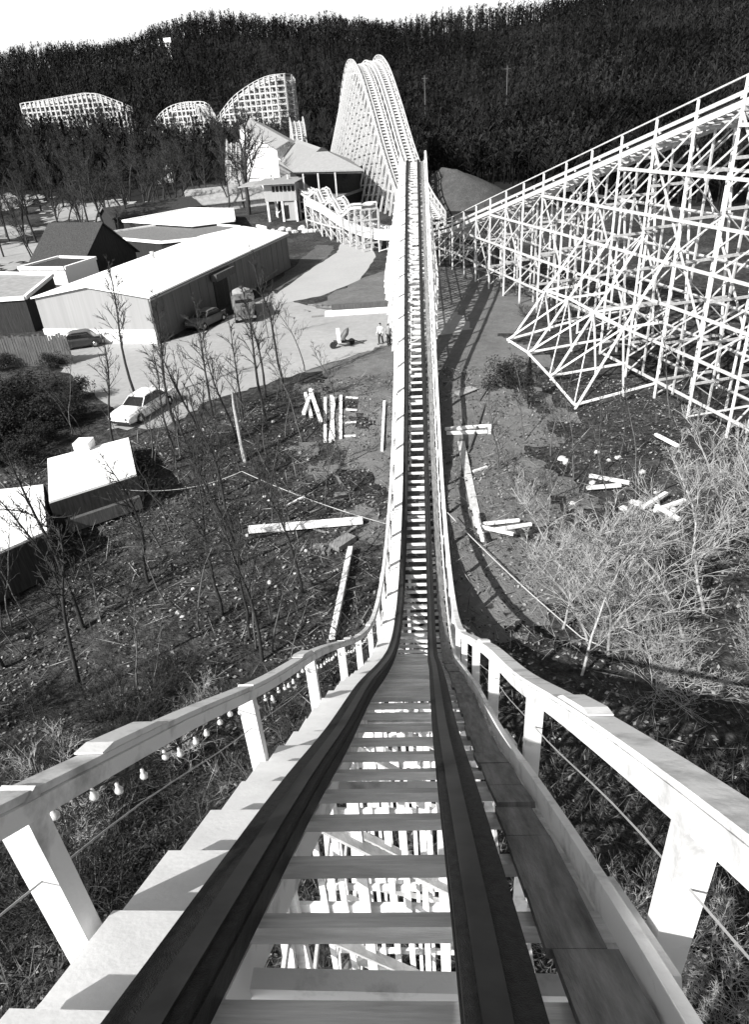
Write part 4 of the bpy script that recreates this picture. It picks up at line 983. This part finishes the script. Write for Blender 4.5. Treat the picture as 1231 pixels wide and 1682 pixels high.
def template(key, barkm, twm, n, **kw):
    TPL[key] = []
    for i in range(n):
        r = random.Random(hash(key) % 1000 if False else sum(map(ord, key))+i*17)
        a, b = MB(), MB(); grow(a, b, r, **kw)
        def mk(mb, nm, m):
            me = bpy.data.meshes.new(nm); me.from_pydata(mb.v, [], mb.f); me.materials.append(M[m]); me.polygons.foreach_set('use_smooth', [True]*len(me.polygons)); return me
        TPL[key].append((mk(a,'trunk',barkm), mk(b,'crown',twm)))
template('slender', 'bark', 'twig', 4, H=9.5, R0=.11, nb=20, start=.42, up=.85, blen=.22, depth=3, twn=3, kids=5, tw_r=.011, lean=.06)
template('thin',    'barkm', 'twig', 3, H=7.0, R0=.055, nb=14, start=.35, up=.8, blen=.22, depth=3, twn=2, kids=4, tw_r=.008, lean=.09)
template('wood',    'bark', 'twig', 4, H=13, R0=.22, nb=26, start=.38, up=.7, blen=.30, depth=3, twn=4, kids=6, tw_r=.022)
template('big',     'bark', 'twig', 1, H=17, R0=.5, nb=22, start=.28, up=.65, blen=.5, depth=3, twn=5, kids=8, tw_r=.035, crook=.14)
template('pale',    'barkp', 'twigp', 4, H=7.2, R0=.07, nb=20, start=.2, up=.8, blen=.38, depth=3, twn=4, kids=7, tw_r=.0085, crook=.14, lean=.1)
template('palesh',  'barkp', 'twigp', 2, H=3.2, R0=.04, nb=14, start=.1, up=.5, blen=.5, depth=3, twn=3, kids=6, tw_r=.007, crook=.18, stems=3)
template('darksh',  'barkm', 'twig', 2, H=3.0, R0=.04, nb=14, start=.1, up=.6, blen=.5, depth=3, twn=3, kids=6, tw_r=.007, crook=.18, stems=3)
def needles(r, n, fn, size):
    mb = MB()
    for i in range(n):
        c, o = fn(); a = r.uniform(0,6.28); e_ = r.uniform(-.8,.8); s = size*r.uniform(.6,1.4)
        d1 = np.array([math.cos(a)*math.cos(e_), math.sin(a)*math.cos(e_), math.sin(e_)])*s; d2 = np.cross(d1, (r.uniform(-1,1),r.uniform(-1,1),1)); d2 = d2/(np.linalg.norm(d2)+1e-6)*s*.45
        mb.add([c-d1*.5, c+d2*.5, c+d1*.5, c-d2*.5], [(0,1,2,3)])
    return mb
def mesh_of(mb, nm, m):
    me = bpy.data.meshes.new(nm); me.from_pydata([tuple(p) for p in mb.v], [], mb.f); me.materials.append(M[m]); return me
def tmpl_conifer(seed):
    r = random.Random(seed)
    def fn():
        t = r.random()**.8; z = .9+t*8; tier = .75+.25*math.sin(z*7); rad = (1-t)*2.3*tier*math.sqrt(r.random())+.05; a = r.uniform(0,6.28)
        return np.array([math.cos(a)*rad, math.sin(a)*rad, z-.25*rad]), None
    a = MB(); a.tube([(0,0,-.3),(0,0,5),(0,0,9)],[.16,.1,.02],6); return (mesh_of(a,'trunk','bark'), mesh_of(needles(r,2600,fn,.34),'crown','everg'))
def tmpl_bush(seed):
    r = random.Random(seed); lob = [(r.gauss(0,.8),r.gauss(0,.8),r.uniform(.6,2.0),r.uniform(.6,1.1)) for _ in range(9)]
    def fn():
        l = r.choice(lob); v = np.array([r.gauss(0,1),r.gauss(0,1),r.gauss(0,1)]); v /= np.linalg.norm(v); return np.array(l[:3])+v*l[3]*(r.random()**.4), None
    a = MB()
    for k in range(4): a.tube([(0,0,-.2),(r.gauss(0,.3),r.gauss(0,.3),1.0),(r.gauss(0,.7),r.gauss(0,.7),2.0)],[.06,.04,.02],5)
    return (mesh_of(a,'stem','bark'), mesh_of(needles(r,3000,fn,.2),'foliage','everg'))
TPL['conifer'] = [tmpl_conifer(i) for i in (1,2)]; TPL['bush'] = [tmpl_bush(i) for i in (5,6)]
rv = random.Random(21)
def plant(key, x, y, s, name, label, cat, group=None, z=None, sz=None):
    tr, cr = TPL[key][rv.randrange(len(TPL[key]))]
    e = empty(name, (x,y,g1(x,y) if z is None else z), label, cat, group, rz=rv.uniform(0,6.28)); e.scale = (s,s,(sz or s)*rv.uniform(.9,1.1))
    a = bpy.data.objects.new(tr.name.split('.')[0], tr); b = bpy.data.objects.new(cr.name.split('.')[0], cr)
    for o in (a,b): COL.objects.link(o); o.parent = e
    return e
def inpoly(x, y, P):
    c = False; j = len(P)-1
    for i in range(len(P)):
        if (P[i][1] > y) != (P[j][1] > y) and x < (P[j][0]-P[i][0])*(y-P[i][1])/(P[j][1]-P[i][1])+P[i][0]: c = not c
        j = i
    return c
SHEDS = [[(-32,24),(-28,32),(-20,35.5),(-17,38),(-13.8,31.5),(-16,26),(-22,20)]]
LOTP = [(-36,63),(-32,56),(-24,45),(-21,40),(-16,40.3),(-14,46),(-8,52),(-1,57),(6,60),(4,69),(-20,72)]
# left slope: slender dark trees, placed where their feet show
feet = [(-15.7,36.9),(-15.2,39.2),(-13.0,37.3),(-12.2,38.2),(-11.4,38.9),(-10.0,41.5),(-9.4,44.8),(-9.9,47.5),(-14.6,36.0),(-13.4,30.5),(-13.2,26.2),(-10.1,30.8),(-9.5,22.2),(-8.8,23.4),(-6.4,20.4),(-6.1,20.9),(-7.2,21.8),(-5.4,24.9),(-11.6,24.3),(-12.1,33.0),(-8.9,27.5),(-8.0,31.5),(-16.6,24.5),(-15.0,22.8),(-19.0,23.0),(-17.5,20.5),(-13.0,18.5),(-10.6,18.0),(-11.5,41.5),(-13.6,41.8),(-8.7,50.8),(-10.8,45.5)]
for i,(x,y) in enumerate(feet):
    k = 'slender' if i % 3 else 'thin'
    plant(k, x, y, rv.uniform(.72,1.0), 'bare_tree', 'slender dark bare tree on the leafy slope left of the track', 'tree', 'bare trees on the slope left of the track')
for i in range(46):
    for _ in range(30):
        x = rv.uniform(-24,-4.5); y = rv.uniform(13,46)
        if not any(inpoly(x,y,P) for P in SHEDS+[LOTP]) and x < -3.5-0.12*(46-y)*0: break
    plant('thin', x, y, rv.uniform(.45,.95), 'sapling', 'thin bare sapling on the leafy slope left of the track', 'sapling', 'thin saplings on the slope left of the track')
plant('slender', -20.0, 45.2, 1.02, 'bare_tree', 'bare tree standing just behind the parked white car', 'tree')
plant('slender', -19.2, 38.4, .8, 'bare_tree', 'bare tree between the white car and the small shed', 'tree')
plant('thin', -13.4, 60.5, .9, 'bare_tree', 'thin bare tree standing up against the gravel lot', 'tree')
for x,y,s in ((-27.5,37,1.0),(-30,30,1.1),(-34,36,1.2),(-24,19,1.0),(-28,15,1.1),(-21,15,.9)):
    plant('wood', x, y, s*.8, 'bare_tree', 'taller bare tree near the left edge of the picture by the sheds', 'tree', 'taller trees near the left edge')
# evergreen hedge mass left
for x,y,s in ((-23.6,44.2,1.0),(-25.8,45.8,1.35),(-28.2,46.5,1.5),(-26.4,41.8,1.3),(-30.8,45,1.6),(-29.2,41.4,1.5),(-25.2,48.8,1.1),(-32.6,48.8,1.5),(-29.5,50,1.2),(-33.6,43,1.7),(-27.4,37.5,1.3),(-31.8,38.8,1.5),(-24.0,40.6,.9),(-36,47,1.7),(-26.8,39.2,1.3),(-29.8,37.5,1.4),(-23.6,38.0,1.0),(-25,43,1.3),(-27.4,44,1.3),(-34,40,1.6),(-35,36,1.6),(-30.5,35,1.4)):
    plant('bush', x, y-2.2, s*.68, 'evergreen_bush', 'dark evergreen bush in the thick clump below the board fence', 'bush', 'dark evergreen bushes below the fence')
for x,y,s in ((-31.0,54.6,.55),(-35.5,54.9,.6)): plant('bush', x, y, s, 'evergreen_bush', 'small round evergreen bush at the foot of the board fence', 'bush', 'small bushes at the fence')
# right: pale twiggy trees
for i,(x,y,s) in enumerate(((7.4,20.6,1.0),(6.1,19.6,.9),(5.9,22.4,.85),(6.8,21.4,.9),(8.9,22.2,1.1),(6.6,24.0,.9),(10.3,20.6,1.05),(11.8,22.8,1.1),(9.3,25.6,.9),(12.6,25.8,1.0),(13.8,20.4,1.0),(14.6,27.5,1.1),(15.4,23.0,1.1),(15.8,25.6,1.0))):
    plant('pale', x, y, s, 'bare_tree', 'sunlit pale twiggy bare tree in the thicket right of the track', 'tree', 'pale bare trees in the thicket right of the track')
for i in range(52):
    x = rv.uniform(6,18); y = rv.uniform(17,27)
    if i > 24: x = rv.uniform(2.8,8); y = rv.uniform(1.5,10)
    plant('palesh', x, y, rv.uniform(.5,1.0), 'bush', 'pale leafless bush in the thicket right of the track', 'bush', 'pale leafless bushes right of the track')
for x,y,s in ((5.3,31.8,.8),(6.1,31.6,.75),(4.8,36.5,.8),(6.9,40.5,.8),(8.2,38.6,.9),(8.9,35.2,.9),(10.6,36.2,.9),(7.5,33.4,.8),(11.8,33.0,.95),(9.8,31.0,.85),(13.4,33.8,1.0),(14.6,30.8,1.0),(6.6,29.0,.7),(12.2,38.2,.9)):
    plant('thin', x, y, s, 'sapling', 'thin bare sapling standing on the dirt between the track and the lift hill', 'sapling', 'saplings below the lift hill')
plant('bush', 6.4, 46.9, .75, 'evergreen_bush', 'small dark evergreen right of the track near the lift hill feet', 'bush'); plant('conifer', 7.6, 44.8, .35, 'conifer', 'small dark conifer among saplings near the lift hill feet', 'tree')
for i in range(40):
    y = rv.uniform(34, 84); x = 17.3-0.32*(y-45)+rv.uniform(-1.5, 9)
    plant('darksh' if i % 2 else 'thin', x, y, rv.uniform(.6,1.1), 'bush' if i % 2 else 'sapling', 'leafless dark bush among the posts of the lift hill' if i % 2 else 'thin sapling growing among the posts of the lift hill', 'bush' if i % 2 else 'sapling', 'bushes under the lift hill' if i % 2 else 'saplings under the lift hill')
# left foreground brush
for i in range(70):
    x = rv.uniform(-15,-3.0); y = rv.uniform(1.0,20)
    plant('darksh' if i % 6 else 'palesh', x, y, rv.uniform(.5,1.05), 'bush', 'leafless bush on the ground below the left handrail', 'bush', 'leafless bushes below the left handrail')
# mid woods at left
def blocked(x, y):
    if -52 < x < -18 and 60 < y < 143: return True
    if -60 < x < -30 and 60 < y < 108: return True
    a = np.array([-21.5,139.5]); b = np.array([-41.0,178.0]); p = np.array([x,y]); t = np.clip(np.dot(p-a,b-a)/np.dot(b-a,b-a),0,1)
    return np.linalg.norm(p-(a+(b-a)*t)) < 5
cnt = 0
while cnt < 235:
    x = rv.uniform(-150,-24); y = rv.uniform(86,235)
    if blocked(x,y): continue
    if y < 125 and rv.random() < .55: continue
    az = math.degrees(math.atan2(x,y))
    if az < -36 or (y < 150 and x > -50 and y < 145): continue
    plant('wood', x, y, rv.uniform(.75,1.1), 'bare_tree', 'dark bare tree in the woods beyond the buildings at left', 'tree', 'dark bare trees in the woods at left'); cnt += 1
for x,y,s in ((-52,112,.9),(-57,104,1.0),(-61,98,1.0),(-53,98,.95),(-66,92,1.0),(-60,86,1.0),(-49,118,.8)):
    plant('slender', x, y, s*1.2, 'bare_tree', 'bare tree behind the shingled house at left', 'tree', 'trees behind the shingled house')
plant('big', -31.0, 136.5, .92, 'bare_tree', 'big bare spreading tree in front of the covered run left of the station', 'tree')
for x,y,s in ((-46,205,1.0),(-43,208,1.15),(-40,206,1.0),(-50,208,1.1),(-54,212,1.1),(-47,213,1.2),(-36,207,.85),(-112,245,1.0),(-92,243,1.0),(-57,246,1.2),(-64,263,1.3),(-52,262,1.3),(-72,270,1.3),(-115,238,1.1),(-31,238,1.2),(-80,238,1.0)):
    plant('conifer', x, y, s, 'conifer', 'dark pointed conifer among the far coaster hills', 'tree', 'dark conifers among the far coaster hills')
# utility poles on the far hill
for x,y,h in ((-22,250,16),(4,262,17),(28,240,17)):
    e = empty('utility_pole', (x,y,g1(x,y)), 'tall thin pale pole standing on the dark wooded hill', 'pole', 'poles on the wooded hill')
    mb = MB(); mb.tube([(x,y,g1(x,y)-1),(x,y,g1(x,y)+h)],[.2,.14],6); mb.build('shaft','barkm',e); mb = MB(); mb.bar((x-1,y,g1(x,y)+h-.8),(x+1,y,g1(x,y)+h-.8),.12,.14); mb.build('crossarm','barkm',e)
# far forest as one mass
def forest(name, n, sampler, hmin, hmax, m, label, seed, tw=22, wid=0.16):
    R_ = np.random.RandomState(seed); XY = sampler(R_, n); n = len(XY); z = G(XY[:,0], XY[:,1])
    Hh = R_.uniform(hmin, hmax, n); Vs = []; Fs = []; off = 0
    # trunk: thin 3-sided spike, then upswept twig blades fanning out
    for j in range(3):
        pass
    base = np.stack([XY[:,0], XY[:,1], z-0.5], 1)
    def addtri(A, B, Cc):
        nonlocal off
        k = len(A); Vs.append(np.stack([A,B,Cc],1).reshape(-1,3)); Fs.append((np.arange(k*3)+off).reshape(-1,3)); off += 3*k
    top = base+np.stack([R_.normal(0,.4,n), R_.normal(0,.4,n), Hh*.95],1)
    for a in (0.0, 1.57):
        w = np.stack([np.full(n, wid*math.cos(a)), np.full(n, wid*math.sin(a)), np.zeros(n)],1); addtri(base-w, base+w, top)
    for j in range(tw):
        t = R_.uniform(.3,.9,n); az = R_.uniform(0,6.28,n); el = R_.uniform(.35,1.2,n); L = Hh*R_.uniform(.15,.38,n)*(1.25-t)
        p = base+(top-base)*t[:,None]; d = np.stack([np.cos(az)*np.cos(el), np.sin(az)*np.cos(el), np.sin(el)],1)
        q = p+d*L[:,None]; ww = R_.uniform(.05,.17,n)
        s = np.stack([-np.sin(az), np.cos(az), R_.uniform(-.5,.5,n)],1)*ww[:,None]
        addtri(p-s*.5, q+s*2.2, q-s*1.2+d*.1); 
    V = np.concatenate(Vs); F_ = np.concatenate(Fs); me = bpy.data.meshes.new(name)
    me.vertices.add(len(V)); me.vertices.foreach_set('co', V.ravel()); me.loops.add(len(F_)*3); me.loops.foreach_set('vertex_index', F_.ravel())
    me.polygons.add(len(F_)); me.polygons.foreach_set('loop_start', np.arange(0, len(F_)*3, 3)); me.polygons.foreach_set('loop_total', np.full(len(F_), 3))
    me.update(calc_edges=True); me.materials.append(M[m]); o = bpy.data.objects.new(name, me); COL.objects.link(o); tag(o, label, 'forest', kind='stuff')
def smp_far(R_, n):
    az = np.radians(R_.uniform(-42,36,n)); r = np.sqrt(R_.uniform(0,1,n))*0; r = 205+(560-205)*R_.uniform(0,1,n)**.9
    x = r*np.sin(az); y = r*np.cos(az); k = ~((x < -24)&(y < 262)&(x > -140)&(r < 262)&(R_.uniform(0,1,n) < .82)); k &= ~((np.abs(x+3) < 20)&(y < 215)); 
    k &= ~((x>18)&(x<30)&(y>262)&(y<284))
    return np.stack([x[k],y[k]],1)
forest('far_forest', 15000, smp_far, 8, 13.5, 'forest', 'dark leafless forest covering the hills behind the coaster', 1, tw=20)
def smp_right(R_, n):
    az = np.radians(R_.uniform(1,38,n)); r = 128+90*R_.uniform(0,1,n); x = r*np.sin(az); y = r*np.cos(az); k = ((x-9.5)/15)**2+((y-142)/19)**2 > 1; k &= (x > 3); return np.stack([x[k],y[k]],1)
forest('near_forest', 1500, smp_right, 7, 12, 'forest', 'dark leafless woods behind the lift hill at right', 2, tw=34)
def smp_behind(R_, n):
    x = R_.uniform(-30,12,n); y = R_.uniform(196,240,n); k = np.abs(x+30) > 5; return np.stack([x[k],y[k]],1)
forest('back_woods', 260, smp_behind, 7, 11, 'forest', 'leafless woods at the foot of the hill behind the tall coaster hill', 4, tw=30)
def smp_scrub(R_, n):
    c = [(18,205,9,8),(28,225,6,8),(42,215,9,9),(13,190,5,6),(60,260,12,12)]; k = R_.randint(0,len(c),n); a = np.array(c)[k]
    return np.stack([a[:,0]+R_.normal(0,1,n)*a[:,2]*.6, a[:,1]+R_.normal(0,1,n)*a[:,3]*.6],1)
def smp_mid(R_, n):
    x = R_.uniform(-142,-34,n); y = R_.uniform(196,247,n); k = y < 226+.18*(-34-x); k &= ~((x > -50)&(y < 212)&(x < -38)); return np.stack([x[k],y[k]],1)
forest('far_woods', 900, smp_mid, 9, 13, 'forest', 'dark leafless woods hiding the feet of the far coaster hills', 6, tw=34, wid=.14)
forest('pale_scrub', 120, smp_scrub, 4, 8, 'scrub', 'pale scrub trees among the dark woods at the foot of the hill', 3, tw=30, wid=.1)

# leaf litter and twigs on the near ground
ml = bpy.data.materials.new('dry_leaves'); ml.use_nodes = True; nt = ml.node_tree; b_ = nt.nodes['Principled BSDF']; b_.inputs['Roughness'].default_value = .8
gi = nt.nodes.new('ShaderNodeNewGeometry'); cr = nt.nodes.new('ShaderNodeValToRGB'); cr.color_ramp.elements[0].color = (.02,.02,.02,1); cr.color_ramp.elements[1].color = (.26,.26,.26,1)
cr.color_ramp.elements[0].position = .35; cr.color_ramp.elements[1].position = 1.0
nt.links.new(gi.outputs['Random Per Island'], cr.inputs[0]); nt.links.new(cr.outputs[0], b_.inputs['Base Color'])
def litter(name, n, smp, smin, smax, label, seed, aspect=.6, lift=.02, mt=None, tilt=.6, cat='leaves'):
    R_ = np.random.RandomState(seed); XY = smp(R_, n); n = len(XY); x, y = XY[:,0], XY[:,1]
    z = G(x,y)+lump(x,y)*(1-sstep(-14,-3,y-np.interp(x,YBX,YBY)))+lift+R_.uniform(0,.05,n)
    a = R_.uniform(0,6.28,n); s = R_.uniform(smin,smax,n); t1 = R_.normal(0,tilt,n); t2 = R_.normal(0,tilt,n)
    u = np.stack([np.cos(a),np.sin(a),t1*.5],1)*s[:,None]*.5; v = np.stack([-np.sin(a),np.cos(a),t2*.7],1)*(s*aspect)[:,None]*.5; c = np.stack([x,y,z],1)+np.stack([0*x,0*x,np.abs(u[:,2])+np.abs(v[:,2])],1)
    V = np.stack([c-u,c-v,c+u,c+v],1).reshape(-1,3); F_ = np.arange(n*4)
    me = bpy.data.meshes.new(name); me.vertices.add(len(V)); me.vertices.foreach_set('co', V.ravel()); me.loops.add(n*4); me.loops.foreach_set('vertex_index', F_)
    me.polygons.add(n); me.polygons.foreach_set('loop_start', np.arange(0,n*4,4)); me.polygons.foreach_set('loop_total', np.full(n,4)); me.update(calc_edges=True)
    me.materials.append(mt or ml); o = bpy.data.objects.new(name, me); COL.objects.link(o); tag(o, label, cat, kind='stuff')
def clump(R_, x, y, th):
    f = np.sin(x*1.1+2*np.sin(y*.6))*np.sin(y*1.3+1.5*np.sin(x*.5))+.5*np.sin(x*3.1+y*2.2); return f+R_.uniform(-.9,.9,len(x)) > th
def smp_near(R_, n):
    x = R_.uniform(-24,20,n); y = R_.uniform(0.5,50,n); k = clump(R_,x,y,-.3); k &= (y-np.interp(x,YBX,YBY)) < 1
    return np.stack([x[k],y[k]],1)
litter('fallen_leaves', 90000, smp_near, .06, .20, 'dry fallen leaves over the slopes below the track', 7)
litter('fallen_twigs', 16000, smp_near, .5, 1.5, 'broken twigs scattered over the slopes below the track', 9, aspect=.025, lift=.03, cat='twigs')
def smp_grass(R_, n):
    x = R_.uniform(-20,18,n); y = R_.uniform(-1,16,n); return np.stack([x,y],1)
litter('dry_grass_blades', 60000, smp_grass, .25, .6, 'dry grass blades on the ground below the handrails', 12, aspect=.05, lift=.05, tilt=1.6, cat='grass', mt=M['blade'])

# ---- where look-alikes stand apart, their labels count them from the left as the photograph shows them
ONES = ['first','second','third','fourth','fifth','sixth','seventh','eighth','ninth','tenth','eleventh','twelfth','thirteenth','fourteenth','fifteenth','sixteenth','seventeenth','eighteenth','nineteenth','twentieth']
TENS = {20:'twenty',30:'thirty',40:'forty'}
def ordinal(n):
    if n <= 20: return ONES[n-1]
    t = n//10*10; return TENS[t]+'-'+ONES[n-t-1] if n != t else {30:'thirtieth',40:'fortieth'}[t]
bpy.context.view_layer.update()
inv = cam.matrix_world.inverted()
def px_of(o):
    p = o.matrix_world.translation.copy()
    if o.type == 'MESH' and p.length < 1e-6:
        b = [Vector(c) for c in o.bound_box]; p = sum(b, Vector())/8
    c = inv @ p; return c.x/max(-c.z, 1e-3)
for grp, short in (('bare trees on the slope left of the track','slender dark tree on the left slope'), ('pale bare trees in the thicket right of the track','pale twiggy tree right of the track'),
                   ('dark evergreen bushes below the fence','dark evergreen bush below the board fence'), ('small bushes at the fence','small round bush at the foot of the board fence'),
                   ('taller trees near the left edge','taller bare tree near the left edge by the sheds'), ('trees behind the shingled house','bare tree behind the shingled house'),
                   ('dark conifers among the far coaster hills','dark pointed conifer among the far coaster hills'), ('saplings below the lift hill','thin sapling between the track and the lift hill'),
                   ('rocks in the bank below the station','pale rock in the bank below the station'), ('stones below the lift hill','pale stone on the ground below the lift hill'),
                   ('four parallel white beams','white beam of the four lying side by side'), ('poles on the wooded hill','tall thin pole on the dark wooded hill'),
                   ('pair of beams right of the track','white beam of the pair sticking out from under the track'),
                   ('loose boards at the back of the lot','loose board at the back edge of the gravel lot'), ('offcuts left of the track','pale offcut on the slope left of the track')):
    L = sorted([o for o in COL.objects if o.get('group') == grp and o.parent is None], key=px_of)
    for i, o in enumerate(L): o['label'] = '%s, %s from the left' % (short, ordinal(i+1))
Lb = sorted([o for o in COL.objects if o.get('group') == 'short battens beside the parallel beams'], key=lambda o: -o.bound_box[0][1])
for i, o in enumerate(Lb): o['label'] = 'short pale batten beside the parallel beams, %s from the top' % ordinal(i+1)
